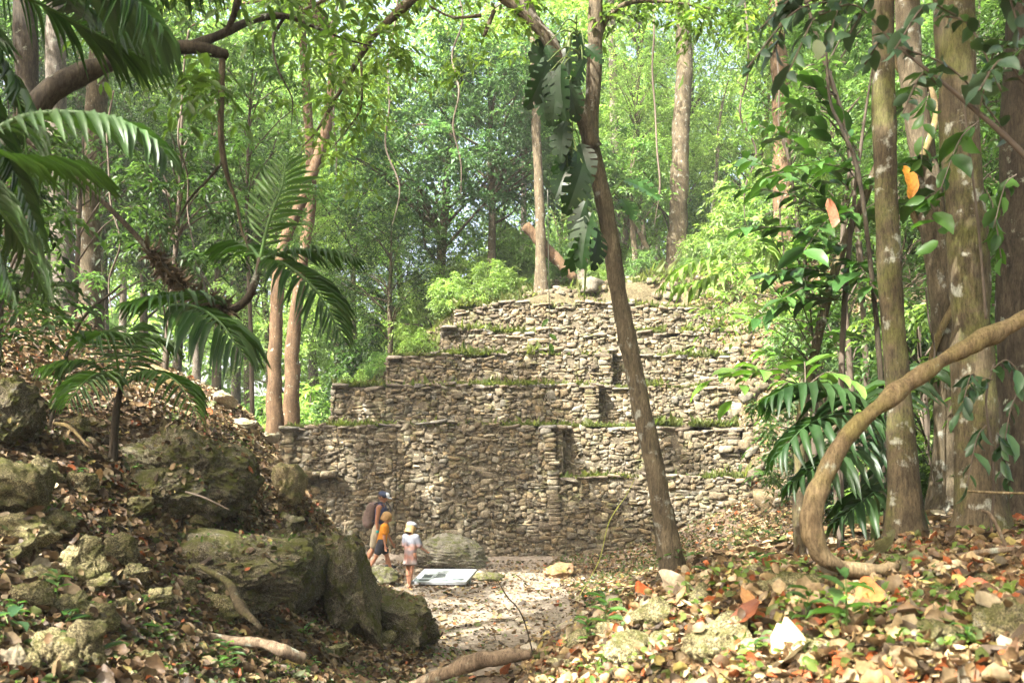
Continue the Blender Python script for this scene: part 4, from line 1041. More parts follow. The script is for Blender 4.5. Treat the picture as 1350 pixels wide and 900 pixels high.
# the lit arching frond below it
pb2 = gz([-3.3, 3.9, 0])
sp = thing('arching_palm', 'palm with one long arching frond, silvery upper side, below the bent tree at left', 'palm', pb2)
c0 = P(-40, 190, 3.4)
mb = MB(); Vt, ft = tube([pb2, (pb2 + c0) / 2 + np.array([-.25, .1, 0]), c0], [.05, .045, .04], 8, 24, .1, 6); mb.add(Vt, ft); mb.build('stem', M['bark_dark'], sp, pb2)
frond(sp, pb2, [P(-40, 190, 3.4), P(40, 152, 3.4), P(130, 152, 3.4), P(190, 175, 3.4), P(224, 212, 3.4)], 22, .22, r, (.045, .10, .03), (.08, .15, .05), droop=.55, w=.15, updir=(0, -.25, 1), sweep=.7)
frond(sp, pb2, [c0, P(10, 205, 3.8), P(80, 215, 4.2), P(140, 250, 4.5)], 26, .26, r, (.06, .13, .02), (.10, .20, .04), droop=.5, w=.075)
frond(sp, pb2, [c0, P(-20, 250, 3.5), P(25, 310, 3.6), P(65, 395, 3.7)], 36, .2, r, droop=.35, w=.055)
# small palm on the slope
pb3 = gz(P(147, 583, 8.6)); c0 = P(160, 508, 8.5)
sp3 = thing('young_palm', 'young palm with a thin stem on the leaf covered slope beside the dark boulder', 'palm', pb3)
mb = MB(); Vt, ft = tube([pb3, P(153, 545, 8.55), c0], [.05, .035, .025], 8, 20, .1, 8); mb.add(Vt, ft); mb.build('stem', M['bark_dark'], sp3, pb3)
for e in [[P(200, 490, 8.4), P(235, 505, 8.2), P(262, 552, 8.0)], [P(120, 480, 8.4), P(90, 478, 8.3), P(50, 486, 8.2)], [P(175, 460, 8.6), P(205, 448, 8.7), P(232, 462, 8.8)], [P(150, 455, 8.3), P(140, 440, 8.1), P(118, 450, 7.9)], [P(135, 492, 8.1), P(110, 505, 7.8), P(88, 535, 7.6)], [P(172, 470, 9), P(168, 440, 9.2), P(185, 425, 9.5)]]:
    frond(sp3, pb3, [c0] + e, 16, .34, r, (.045, .10, .025), (.08, .15, .03), droop=.4, w=.08)
# right: dark fan of fronds before the litter slope
pb4 = gz(P(1150, 700, 8.2)); c0 = P(1160, 560, 8.2)
sp4 = thing('understorey_palm', 'dark comb fronded palm before the litter slope, left of the slim brown tree', 'palm', pb4)
mb = MB(); Vt, ft = tube([pb4, P(1158, 630, 8.2), c0], [.035, .03, .025], 8, 20); mb.add(Vt, ft); mb.build('stem', M['green_stem'], sp4, pb4)
for e in [[P(1110, 520, 7.9), P(1060, 505, 7.7), P(1010, 525, 7.6)], [P(1115, 545, 7.8), P(1065, 560, 7.5), P(1022, 605, 7.4)], [P(1120, 590, 7.8), P(1085, 610, 7.6), P(1040, 640, 7.5)], [P(1180, 500, 8.4), P(1210, 480, 8.6), P(1240, 500, 8.8)], [P(1170, 640, 7.9), P(1150, 650, 7.7), P(1100, 690, 7.6)]]:
    frond(sp4, pb4, [c0] + e, 14, .46, r, (.02, .055, .016), (.04, .085, .025), droop=.6, w=.17, sweep=.25)
# right: lit young fronds hanging in at the right shoulder of the pyramid
pb5 = gz([5.0, 12.5, 0]); c0 = P(975, 340, 12.5)
sp5 = thing('sunlit_palm', 'pale sunlit fan of leaflets against the right shoulder of the pyramid', 'palm', pb5)
mb = MB(); Vt, ft = tube([pb5, P(1130, 560, 12.5), P(1080, 400, 12.5), P(1020, 340, 12.5), c0], [.02, .014, .012, .01, .008], 6, 30); mb.add(Vt, ft); mb.build('stem', M['twig'], sp5, pb5)
for e in [[P(940, 338, 12.3), P(905, 350, 12.2), P(868, 382, 12.1)], [P(950, 360, 12.4), P(920, 372, 12.4), P(890, 378, 12.4)], [P(1000, 320, 12.5), P(1010, 330, 12.4), P(1022, 352, 12.3)]]:
    frond(sp5, pb5, [c0] + e, 10, .44, r, (.16, .26, .06), (.24, .34, .10), droop=.5, w=.17)
# ------------------------------------------------------------------ climbing plant with split leaves on the forked tree
def split_leaf_template(k=6, heart=.62):
    """broad split leaf: inner blade whole, margin cut into lobes"""
    V = []; Q = []; T_ = []
    u = np.linspace(0, 1, k * 2 + 1)
    wid = np.sin(np.pi * np.clip(u * .92 + .10, 0, 1)) ** .8 * .5
    zc = lambda uu, vv: .16 * abs(vv) - .30 * uu ** 2
    for sg in (-1, 1):
        b = len(V)
        for uu, w in zip(u, wid):
            V.append((uu, 0, zc(uu, 0))); V.append((uu, sg * w * .42, zc(uu, w * .42)))
        for q_ in range(2 * k):
            f = (b + 2 * q_, b + 2 * q_ + 1, b + 2 * q_ + 3, b + 2 * q_ + 2)
            Q.append(f if sg < 0 else f[::-1])
        for q_ in range(k):                      # lobes reaching the margin
            u0, u1 = u[2 * q_] + .012, u[2 * q_ + 2] - .022
            w0, w1 = wid[2 * q_], wid[2 * q_ + 2]; wm = wid[2 * q_ + 1]
            bb = len(V)
            sh = .07
            for (uu, ww) in ((u0, w0 * .42), (u1, w1 * .42), (u1 - .01 + sh, max(w1, wm * .75) * .97), (u0 + .015 + sh, max(w0, wm * .7) * .97)):
                V.append((min(uu, 1), sg * ww, zc(uu, ww)))
            f = (bb, bb + 1, bb + 2, bb + 3); Q.append(f[::-1] if sg < 0 else f)
    return np.array(V, float), np.array(Q)
SPLIT = split_leaf_template()
r = np.random.default_rng(701)
mbs = P(752, 250, 10.35)
mon = thing('split_leaf_creeper', 'dark creeper with huge split leaves hanging beside the fork of the slender tree', 'creeper', mbs)
spec = [ # px, py of the leaf base, tip px, py, size, colour brightness
 (735, 45, 700, 95, .62, .9), (738, 55, 690, 72, .5, .9), (760, 40, 775, 95, .5, .8), (745, 62, 752, 118, .62, .7), (722, 82, 700, 150, .75, .7), (740, 85, 730, 165, .8, .8), (760, 90, 748, 135, .6, 1.3), (770, 60, 800, 80, .5, .8),
 (715, 110, 712, 175, .75, .75), (735, 120, 722, 170, .6, .6), (752, 135, 735, 180, .55, 1.25), (768, 80, 755, 125, .5, 1.2), (745, 160, 732, 215, .55, .8), (755, 180, 738, 235, .55, 1.2), (760, 200, 765, 250, .5, .8), (748, 220, 728, 262, .5, .8),
 (768, 215, 750, 290, .55, .7), (775, 245, 758, 312, .6, 1.0), (772, 265, 745, 330, .55, .7), (780, 280, 752, 358, .62, 1.6), (770, 305, 752, 375, .5, 1.2), (785, 300, 795, 360, .5, .7), (765, 190, 780, 240, .45, .7), (738, 95, 765, 150, .6, .65), (725, 95, 742, 150, .6, .6), (720, 60, 738, 100, .5, .7), (750, 110, 765, 165, .55, .8), (742, 190, 752, 235, .5, .7)]
stems = []
for (ax_, ay, bx, by, L, br) in spec:
    Y = 10.2 + r.uniform(-.35, .2)
    a = P(ax_, ay, Y); b = P(bx, by, Y - r.uniform(.0, .25))
    ln = np.linalg.norm(b - a); L = max(ln * .82, .24)
    n_ = unit(np.array([r.normal(0, .9), -1.0, r.uniform(-.2, .8)]))
    mb = MB(); put_leaves(mb, SPLIT, a[None], (b - a)[None], n_[None], L, L * .62, np.array([[.022, .06, .016]]) * br)
    mb.build('split_leaf', M['gloss'], mon, mbs)
    stems.append((a, br))
mb = MB(); Vt, ft = tube([P(752, 40, 10.3), P(745, 120, 10.3), P(752, 200, 10.3), P(766, 280, 10.3), P(772, 340, 10.3), P(770, 395, 10.3)], [.03, .035, .03, .025, .015, .008], 7, 50, .2, 9); mb.add(Vt, ft)
for a, br in stems:
    y_ = np.clip(HZ - (a[2] - CAMZ) * F / a[1], 40, 390)
    b = P(752 + 12 * math.sin(y_ / 60.), y_ - 14, 10.32)
    Vt, ft = tube([b, (a + b) / 2 + np.array([0, -.05, .08]), a], [.012, .009, .007], 5, 8); mb.add(Vt, ft)
mb.build('stem', M['green_stem'], mon, mbs)
mb2 = P(822, 270, 10.9)
mon2 = thing('split_leaf_creeper', 'two lone split leaves reaching out right of the slender leaning trunk', 'creeper', mb2)
for (ax_, ay, bx, by, br) in [(822, 238, 871, 248, 1.3), (818, 262, 838, 280, .9)]:
    a = P(ax_, ay, 10.9); b = P(bx, by, 10.7); L = np.linalg.norm(b - a)
    mb = MB(); put_leaves(mb, SPLIT, a[None], (b - a)[None], unit(np.array([[.2, -.7, .8]])), L, L * .8, np.array([[.04, .10, .028]]) * br); mb.build('split_leaf', M['gloss'], mon2, mb2)
mb = MB()
for e in ((822, 238), (818, 262)):
    Vt, ft = tube([P(798, 275, 10.6), P(808, 255, 10.8), P(*e, 10.9)], [.012, .01, .008], 5, 10); mb.add(Vt, ft)
mb.build('stem', M['green_stem'], mon2, mb2)

# ------------------------------------------------------------------ broad leaved shrubs and overhanging leaves
def leafy_branch(name, label, cat, branches, stem_pts, stem_r, r, L, W, cols, mat='gloss', tmpl=L_MID, every=2, horiz=1.0, group=None, per=14, stem_mat='twig', drop=.15):
    base = np.array(stem_pts[0], float)
    t = thing(name, label, cat, base, group)
    mb = MB(); lb = MB()
    Vt, ft = tube(stem_pts, stem_r, 7, 12 * len(stem_pts), .1, 8); mb.add(Vt, ft)
    for br in branches:
        Vt, ft = tube(br, np.linspace(stem_r[-1] * .8, .004, len(br)), 5, 6 * len(br)); mb.add(Vt, ft)
        s = spline(br, per + 1)[1:]; tt = unit(np.gradient(s, axis=0))
        sg = np.where(np.arange(per) % 2 == 0, 1, -1)[:, None]
        side = unit(np.cross(tt, np.array([0, 0, 1.]))) * sg
        ax = side * .9 + tt * .65 + r.normal(0, .22, s.shape) - np.array([0, 0, drop])
        n_ = np.array([0, 0, 1.]) * horiz + r.normal(0, .3, s.shape)
        ll = L * np.exp(r.normal(0, .2, per))
        put_leaves(lb, tmpl, s, ax, n_, ll, ll * W, mixcol(cols[0], cols[1], per, r, .25))
    mb.build('stem', M[stem_mat], t, base); lb.build('leaves', M[mat], t, base)
    return t
r = np.random.default_rng(711)
def shoots(px0, py0, Y0, targets):
    o = []
    for (x, y, Y) in targets:
        a = P(px0, py0, Y0); b = P(x, y, Y)
        o.append([a, (a * .5 + b * .5) + np.array([0, 0, .12]), b])
    return o
BD = ((.025, .065, .018), (.05, .105, .03))
def B(*l):
    o = []
    for (x0, y0, x1, y1, Y0, Y1) in l:
        a, b = P(x0, y0, Y0), P(x1, y1, Y1); o.append([a, (a + b) / 2 + np.array([0, 0, .10]), b])
    return o
leafy_branch('broad_leaf_shrub', 'tall dark shrub with flat tiers of broad leaves left of the slim brown tree', 'shrub',
  B((1125, 290, 985, 210, 9, 8.7), (1125, 300, 970, 245, 9, 8.6), (1120, 250, 1000, 165, 9, 9.2), (1130, 240, 1040, 130, 9, 9.3), (1120, 330, 985, 300, 9, 8.6), (1115, 370, 1010, 365, 9, 8.8), (1115, 380, 1030, 395, 9, 8.5), (1130, 200, 1060, 100, 9, 9.2), (1125, 260, 1230, 210, 9, 8.8), (1122, 300, 1225, 270, 9, 9.2), (1135, 190, 1190, 120, 9, 9.4), (1118, 350, 1150, 380, 9, 8.4), (1110, 395, 1000, 420, 9, 8.9), (1128, 225, 1010, 235, 9, 8.2), (1120, 280, 1060, 330, 9, 8.3)),
  [gz(P(1108, 690, 9)), P(1108, 560, 9), P(1112, 420, 9), P(1122, 300, 9), P(1138, 170, 9), P(1150, 90, 9)], [.04, .032, .028, .024, .016, .008], r, .23, .46, ((.03, .085, .02), (.07, .15, .035)), per=22)
leafy_branch('broad_leaf_shrub', 'bright sunlit shrub with pointed leaves above the comb fronded palm', 'shrub',
  B((1075, 470, 985, 340, 9.6, 9.3), (1075, 450, 1010, 300, 9.6, 9.2), (1070, 430, 1060, 320, 9.6, 9.2), (1075, 460, 1130, 360, 9.6, 9.3), (1070, 480, 980, 420, 9.6, 9.2), (1075, 480, 1140, 440, 9.6, 9.4), (1070, 500, 1000, 460, 9.6, 9.1), (1075, 440, 1100, 290, 9.6, 9.5)),
  [gz(P(1078, 690, 9.6)), P(1080, 600, 9.6), P(1074, 490, 9.6), P(1070, 430, 9.6)], [.03, .022, .018, .01], r, .17, .44, ((.09, .19, .05), (.16, .28, .08)), mat='leaf', per=18)
leafy_branch('broad_leaf_sapling', 'small sapling with a rosette of lit pale green leaves before the litter slope', 'sapling',
  B((1062, 515, 940, 500, 8.4, 8.2), (1062, 515, 1000, 490, 8.4, 8.1), (1062, 510, 1060, 478, 8.4, 8.6), (1062, 510, 1120, 500, 8.4, 8.3), (1062, 515, 1020, 520, 8.4, 7.9)),
  [gz(P(1066, 700, 8.4)), P(1064, 600, 8.4), P(1062, 510, 8.4)], [.018, .014, .01], r, .22, .45, ((.07, .15, .03), (.13, .24, .05)), per=7)
leafy_branch('lit_leaf_spray', 'bright yellow green spray of a few broad leaves hanging in front of the litter slope', 'branch',
  B((1010, 498, 935, 505, 8.3, 8.2), (1005, 500, 965, 528, 8.3, 8.2), (1008, 498, 970, 488, 8.3, 8.1)), [P(1062, 512, 8.4), P(1035, 500, 8.35), P(1008, 498, 8.3)], [.008, .006, .005], r, .20, .5, ((.14, .27, .05), (.20, .34, .07)), per=3, mat='leaf')
# big out of focus leaves at the top right, near the camera
GB = ((.035, .075, .04), (.06, .11, .06))
leafy_branch('overhanging_branch', 'near drooping branch of bluish rounded leaves across the upper right corner', 'branch',
  B((1345, 200, 1180, 60, 3.6, 3.7), (1180, 60, 1080, 20, 3.7, 3.8), (1240, 115, 1190, 150, 3.65, 3.5), (1290, 150, 1330, 60, 3.6, 3.4), (1260, 20, 1180, 65, 3.5, 3.4), (1320, 120, 1240, 20, 3.5, 3.6), (1350, 110, 1290, 120, 3.4, 3.3), (1200, -20, 1120, 45, 3.7, 3.8), (1300, -20, 1350, 60, 3.3, 3.3), (1200, 70, 1140, 85, 3.7, 3.9)),
  [P(1420, 300, 3.6), P(1350, 205, 3.6), P(1250, 115, 3.65), P(1180, 60, 3.7)], [.014, .012, .008, .005], r, .075, .56, GB, per=14, horiz=.5)
leafy_branch('overhanging_branch', 'near branch of dark pointed leaves hanging into the top edge above the pale sapling', 'branch',
  B((1120, -10, 1000, 40, 4.2, 4.2), (1110, 0, 985, 90, 4.2, 4.1), (1080, -20, 980, -10, 4.2, 4.2), (1110, 10, 1040, 95, 4.2, 4.0), (1060, 10, 1020, 70, 4.2, 4.3), (1130, 0, 1090, 60, 4.1, 4.1)),
  [P(1220, -120, 4.2), P(1150, -40, 4.2), P(1060, 5, 4.2)], [.012, .01, .006], r, .095, .44, GB, per=14, horiz=.4, drop=.4)
leafy_branch('creeper', 'trailing creeper of oval leaves on the wide dark trunk at the right edge', 'creeper',
  B((1310, 500, 1265, 545, 6.0, 5.9), (1305, 490, 1350, 500, 6.0, 5.9), (1300, 560, 1275, 640, 5.9, 5.8), (1315, 570, 1330, 640, 5.9, 5.9), (1340, 520, 1320, 620, 6.0, 5.9), (1290, 500, 1270, 530, 5.9, 5.8)),
  [gz([3.2, 6.1, 0]), P(1310, 620, 6.0), P(1300, 530, 6.0), P(1310, 480, 6.0)], [.01, .009, .008, .006], r, .12, .42, ((.03, .075, .03), (.06, .12, .045)), per=9, horiz=.1, drop=1.0)
leafy_branch('creeper', 'creeper with large soft leaves climbing high on the trunks at the right edge', 'creeper',
  B((1225, 120, 1215, 210, 6, 5.9), (1300, 250, 1320, 340, 6.1, 6), (1290, 160, 1240, 250, 6.1, 6), (1340, 230, 1310, 300, 6, 5.9), (1240, 330, 1220, 260, 6.1, 6)),
  [P(1300, 420, 6.2), P(1290, 300, 6.2), P(1270, 130, 6.2)], [.01, .009, .006], r, .15, .5, ((.035, .09, .02), (.07, .15, .03)), per=9, horiz=.1, drop=.7, mat='leaf')
dl = P(1199, 218, 6.4)
mb = MB(); put_leaves(mb, curl_template(3, 7, 4, .5, .5), P(1197, 239, 6.4)[None], np.array([[.05, -.1, -1.]]), np.array([[.2, -1., .1]]), .24, .13, np.array([[.55, .24, .03]]))
tag(mb.build('hanging_dead_leaf', M['litter'], None, dl), 'single orange yellow dead leaf hanging between the slim and the lichen trunks', 'leaf')
mb = MB(); put_leaves(mb, curl_template(4, 7, 4, .6, .5), P(1094, 282, 8)[None], np.array([[.1, -.1, -1.]]), np.array([[.2, -1., .1]]), .26, .13, np.array([[.33, .13, .07]]))
tag(mb.build('hanging_dead_leaf', M['litter'], None, P(1094, 265, 8)), 'single reddish brown dead leaf hanging in the broad leaved shrub', 'leaf')
mb = MB(); put_leaves(mb, L_MID, P(1077, 52, 4)[None], np.array([[.1, -.1, -1.]]), np.array([[.2, -1., .3]]), .09, .07, np.array([[.42, .48, .33]]))
tag(mb.build('hanging_leaf', M['leaf'], None, P(1077, 50, 4)), 'single pale round leaf catching light at the top edge', 'leaf')
# light stems in front
mb = MB(); Vt, ft = tube([P(836, 632, 11), P(826, 652, 11.05), P(803, 688, 10.95), P(790, 738, 11.05), P(764, 785, 10.8)], [.003, .006, .006, .006, .006], 6, 60, .3, 14); mb.add(Vt, ft)
tag(mb.build('yellow_vine', flat_mat('yellow_stem', (.30, .32, .07), .6), None, P(764, 785, 10.8)), 'thin yellow green vine slanting in front of the lower pyramid wall', 'vine')
mb = MB(); Vt, ft = tube([gz(P(712, 848, 8.3)), P(690, 815, 8.3), P(668, 785, 8.35), P(655, 762, 8.4)], [.008, .007, .007, .005], 6, 24, .15, 30); mb.add(Vt, ft)
tag(mb.build('bare_stalk', M['bark_dark'], None, gz(P(712, 848, 8.3))), 'thin dark bare stalk leaning left over the path', 'stick')
mb = MB(); Vt, ft = tube([P(722, 250, 12), P(723, 330, 12), P(724, 400, 12), P(724, 440, 12), P(725, 470, 12)], [.006, .007, .006, .006, .004], 5, 30, .1, 30); mb.add(Vt, ft)
put_leaves(mb, L_MID, np.array([P(724, 440, 12), P(725, 452, 12), P(723, 420, 12)]), np.array([[.6, -.2, -.5], [.3, -.2, -1], [-.5, -.1, -.6]]), np.array([[0, -1, .4]] * 3), .14, .07, np.array([.11, .22, .04]))
tag(mb.build('hanging_shoot', M['leaf'], None, P(722, 250, 12)), 'thread thin shoot hanging down in front of the upper terraces', 'vine')

# ------------------------------------------------------------------ liana, roots, logs
li = [P(1420, 385, 4.6), P(1350, 420, 4.55), P(1290, 450, 4.5), P(1220, 490, 4.45), P(1160, 533, 4.4), P(1110, 585, 4.4), P(1080, 640, 4.4), P(1070, 690, 4.4), P(1082, 730, 4.4), P(1110, 748, 4.45), P(1150, 752, 4.5), P(1190, 752, 4.6)]
mb = MB(); Vt, ft = tube([li[0] + np.array([.8, .3, .35])] + li + [gz(P(1225, 760, 4.8)) - np.array([0, 0, .12])], [.05, .048, .045, .048, .042, .044, .052, .044, .042, .045, .040, .038, .034, .024, .018], 14, 280, .38, 7); mb.add(Vt, ft)
for (a, b) in ((.33, .03), (.55, .026), (.75, .02)):   # knots
    pass
lo = gz(li[-1])
tag(mb.build('bent_liana', M['bark_liana'], None, lo), 'thick bare liana curving down from the right edge and along the leafy ground', 'liana')
def log(name, label, cat, pts, rad, mat='wood_dead', bumpv=.25):
    mb = MB(); Vt, ft = tube(pts, rad, 10, 10 * len(pts), bumpv, 9, len(pts)); mb.add(Vt, ft)
    return tag(mb.build(name, M[mat], None, np.array(pts[0])), label, cat)
log('tree_root', 'gnarled grey brown root lying across the bottom of the path', 'root', [P(540, 905, 6.6), P(580, 890, 6.5), P(625, 872, 6.4), P(665, 864, 6.3), P(700, 862, 6.25)], [.03, .05, .06, .055, .03], 'wood_dead')
log('tree_root', 'crooked root lying among leaves below the mossy ledge at lower left', 'root', [P(215, 832, 6.3), P(260, 838, 6.25), P(305, 845, 6.2), P(345, 848, 6.2), P(372, 858, 6.2), P(400, 868, 6.3)], [.02, .035, .035, .03, .05, .035], 'wood_dead')
log('tree_root', 'thin mossy root running down the slope under the ledge', 'root', [P(262, 745, 7), P(300, 768, 6.9), P(318, 800, 6.7), P(345, 828, 6.5)], [.02, .03, .035, .02], 'bark_lichen')
log('fallen_log', 'smooth bent dead log on the sunlit ridge behind the young palm', 'log', [P(122, 506, 13), P(165, 496, 13), P(200, 490, 12.9), P(225, 500, 12.8), P(250, 512, 12.8)], [.06, .09, .10, .09, .05], 'bark_liana')
log('dry_stick', 'thin pale dry stick on the slope above the boulder', 'stick', [P(72, 558, 7.5), P(92, 563, 7.4), P(118, 590, 7.3)], [.015, .018, .008], 'bark_liana', .1)
log('dry_stick', 'long thin stick pointing to the boulder on the leafy slope', 'stick', [P(245, 648, 7.6), P(270, 656, 7.55), P(303, 672, 7.5)], [.008, .008, .005], 'twig', .1)
log('dry_stick', 'thin stick rising from the ridge in front of the buttressed trunk', 'stick', [gz(P(62, 480, 9)), P(100, 435, 9), P(160, 375, 9)], [.018, .016, .010], 'bark_dark', .1)
log('dry_stick', 'pale cut stick at the foot of the lichen trunk', 'stick', [P(1276, 647, 5.6), P(1310, 649, 5.6), P(1352, 650, 5.6)], [.008, .008, .008], 'bark_liana', .1)
log('dry_stick', 'slanting grey stick at the base of the wide dark trunk', 'stick', [gz(P(1345, 702, 5.3)), P(1310, 685, 5.3), P(1295, 672, 5.3)], [.011, .01, .009], 'wood_dead', .1)
log('dry_stick', 'reddish stick lying on the lit leaf litter below the liana', 'stick', [P(1165, 778, 4.2), P(1205, 795, 4.15), P(1242, 815, 4.1)], [.006, .006, .004], 'bark_orange', .1)
log('dry_stick', 'bare branch on the ground under the right trunks', 'stick', [P(1250, 735, 5), P(1300, 727, 5), P(1352, 722, 5)], [.014, .016, .016], 'wood_dead', .1)
log('dry_stick', 'cut pale stick lying beside the large green leaf in the litter', 'stick', [gz(P(1060, 880, 3.7)) + np.array([0, 0, .12]), gz(P(1105, 855, 3.8)) + np.array([0, 0, .13])], [.016, .018], 'bark_liana', .1)

# ------------------------------------------------------------------ rocks
import bmesh
def ico(sub):
    bm = bmesh.new(); bmesh.ops.create_icosphere(bm, subdivisions=sub, radius=1.0)
    V = np.array([v.co[:] for v in bm.verts]); Fc = np.array([[v.index for v in f.verts] for f in bm.faces]); bm.free(); return V, Fc
ICO5 = ico(5); ICO6 = ico(7); ICO4 = ico(4)
ROCKTOPS = []
def rock_geo(seed, dims, src=None, cuts=11, amp=.16, deep=.62, layers=0.0, box=0):
    r = np.random.default_rng(seed)
    V, Fc = src or ICO5
    p = V * 1.15 if not box else V / (np.abs(V) ** box).sum(1, keepdims=True) ** (1 / box) * .98
    for q_ in range(cuts):
        n = unit(r.normal(0, 1, 3) * np.array([1, 1, .9])); d = r.uniform(deep, .98)
        ex = np.maximum(p @ n - d, 0); p = p - n * ex[:, None] * .93
    o = r.uniform(0, 60, 3)
    f = 1 + amp * fbm(V * 1.6 + o, 3) + .42 * amp * fbm(V * 5 + o, 4) + .2 * amp * fbm(V * 18 + o, 4, .65)
    p = p * f[:, None]
    if layers:
        s = p[:, 2] * 5.5 + .8 * vnoise(p * 1.5 + o)
        g_ = np.abs(((s % 1.0) - .5) * 2) ** 4
        rad = p.copy(); rad[:, 2] = 0
        p = p - rad * (layers * g_)[:, None]
    return p * np.asarray(dims), Fc
def rock(name, label, px, py, Y, w, h, dep, seed, mat='rock', col=(.12, .105, .075), cat='rock', group=None, src=None, tilt=0.0, cuts=11, sink=.0, layers=0.0, amp=.16, deep=.62, rot=None, box=0):
    """rock filling about w by h pixels around (px, py)"""
    Y0 = Y; Y = hitY(px, py + h * .36, Y)
    if abs(Y - Y0) > .35 * Y0: print('ROCK moved', label, Y0, round(Y, 2))
    c = P(px, py, Y); sx, sz = w * Y / F * .52, h * Y / F * .52
    V, Fc = rock_geo(seed, (sx, dep, sz), src, cuts, amp, deep, layers, box)
    if tilt:
        a = math.radians(tilt); x, z = V[:, 0].copy(), V[:, 2].copy()
        V[:, 0] = x * math.cos(a) + z * math.sin(a); V[:, 2] = z * math.cos(a) - x * math.sin(a)
    base = np.array([c[0], c[1], c[2] - sz])
    if w > 50 and Y < 13:
        fn = np.cross(V[Fc[:, 1]] - V[Fc[:, 0]], V[Fc[:, 2]] - V[Fc[:, 0]]); fc_ = V[Fc].mean(1) + c
        ar = np.linalg.norm(fn, axis=1); up_ = (fn[:, 2] / np.maximum(ar, 1e-9)) > .45
        ROCKTOPS.append((fc_[up_], ar[up_], fn[up_] / np.maximum(ar[up_], 1e-9)[:, None]))
    mb = MB(); mb.add(V + c, Fc, col)
    o = mb.build(name, M[mat], None, base)
    return tag(o, label, cat, group)
rock('mossy_boulder', 'large dark boulder with a peaked top beside the young palm', 256, 628, 10.0, 160, 108, .6, 21, tilt=22, src=ICO6, box=3, cuts=8, deep=.75)
rock('mossy_boulder', 'low dark boulder half buried below the peaked boulder', 212, 645, 9.4, 100, 60, .4, 22, src=ICO6)
rock('mossy_boulder', 'dark boulder cut off by the left edge with a shadowed hollow beneath it', 10, 552, 7.2, 95, 78, .45, 23, src=ICO6)
rock('mossy_ledge', 'long mossy stone ledge with small green sprouts at the centre left', 306, 756, 8.9, 185, 92, .45, 24, src=ICO6, amp=.15, tilt=4, box=4, cuts=6, deep=.85)
rock('mossy_ledge', 'squarish mossy block at the right end of the ledge, undercut at its foot', 380, 758, 8.7, 84, 104, .4, 25, src=ICO6, amp=.15, box=5, cuts=5, deep=.9, tilt=3)
rock('mossy_boulder', 'tall dark slab leaning right beside the ledge', 464, 782, 9.3, 70, 135, .45, 26, src=ICO6, tilt=-14, box=4, cuts=6, deep=.85)
rock('mossy_boulder', 'rounded mossy boulder under the striding visitors, last rock before the path', 530, 822, 9.9, 108, 62, .5, 27, src=ICO6, tilt=28, amp=.2)
rock('mossy_boulder', 'mossy rock on the top shoulder between the leaning slab and the ledge', 424, 734, 9.9, 90, 70, .45, 28, src=ICO6, tilt=22)
rock('mossy_boulder', 'small pointed mossy rock on top of the ledge', 384, 690, 9.6, 38, 30, .16, 29)
rock('cut_stone', 'squared stone block edge at the end of the ridge, sunlit on top', 384, 640, 13.5, 36, 52, .4, 30, 'rock', (.22, .18, .11), cuts=8, box=4, deep=.8)
rock('cut_stone', 'pale flat stones stacked on the ridge before the twin trunks', 295, 527, 15.3, 34, 22, .25, 31, 'rubble', (.42, .35, .26))
rock('cut_stone', 'pale flat stone at the ridge end below the twin trunks', 352, 577, 15.4, 36, 14, .25, 32, 'rubble', (.42, .35, .26))
rock('cut_stone', 'pale stone lying low on the sunlit ridge', 322, 560, 15.2, 34, 14, .22, 33, 'rubble', (.40, .34, .26))
rock('display_boulder', 'big layered grey boulder behind the information board', 594, 732, 18.9, 80, 44, .55, 34, 'rubble', (.25, .235, .19), src=ICO6, layers=.04, amp=.14, cuts=6, deep=.86, tilt=6)
rock('flat_stone', 'small dark flat stone at the right end of the information board', 640, 760, 18.2, 42, 14, .2, 35, 'rock')
rock('reddish_rock', 'low reddish brown rock on the path in front of the wall', 735, 753, 19.5, 44, 19, .26, 36, 'rubble', (.30, .19, .11))
rock('step_stone', 'rough grey rock at the feet of the striding visitors', 502, 762, 16.5, 40, 28, .3, 37, 'rock', (.12, .11, .085))
rock('cut_stone', 'pale squared stone standing against the wall left of the man', 457, 697, 23.0, 18, 26, .2, 38, 'wall', (.40, .34, .25), cuts=6)
# stones of the left slope
r = np.random.default_rng(731)
sl = [(15, 650, 6.3, 95, 70), (25, 700, 5.9, 70, 45), (105, 742, 5.9, 55, 50), (155, 732, 6.1, 42, 38), (20, 730, 5.6, 40, 30), (45, 790, 5.0, 45, 36), (90, 800, 5.1, 38, 34), (125, 812, 5.0, 50, 38), (110, 858, 4.6, 60, 60), (70, 868, 4.3, 50, 55), (15, 875, 3.9, 60, 40), (35, 880, 4.0, 30, 44),
      (182, 668, 7.4, 40, 20), (110, 640, 7, 30, 26), (60, 625, 7, 40, 34), (210, 640, 7.8, 36, 20), (80, 690, 6.6, 40, 28), (135, 690, 6.8, 26, 18), (175, 760, 6.2, 34, 26), (205, 790, 6.2, 44, 28), (295, 800, 7.0, 44, 34), (160, 800, 5.6, 30, 20), (240, 770, 6.6, 30, 22), (60, 760, 5.5, 36, 26), (128, 770, 5.8, 36, 24), (262, 690, 8.2, 30, 16), (185, 600, 8.6, 30, 18), (100, 560, 8.8, 30, 20), (190, 870, 4.9, 30, 22), (230, 850, 5.4, 22, 18), (330, 870, 6.2, 24, 16), (300, 880, 5.6, 22, 16), (440, 860, 7.4, 34, 14), (505, 842, 8.2, 26, 14)]
slab = ['greenish stone in the leaf litter of the slope below the left boulder', 'mossy stone half buried in dry leaves on the left slope']
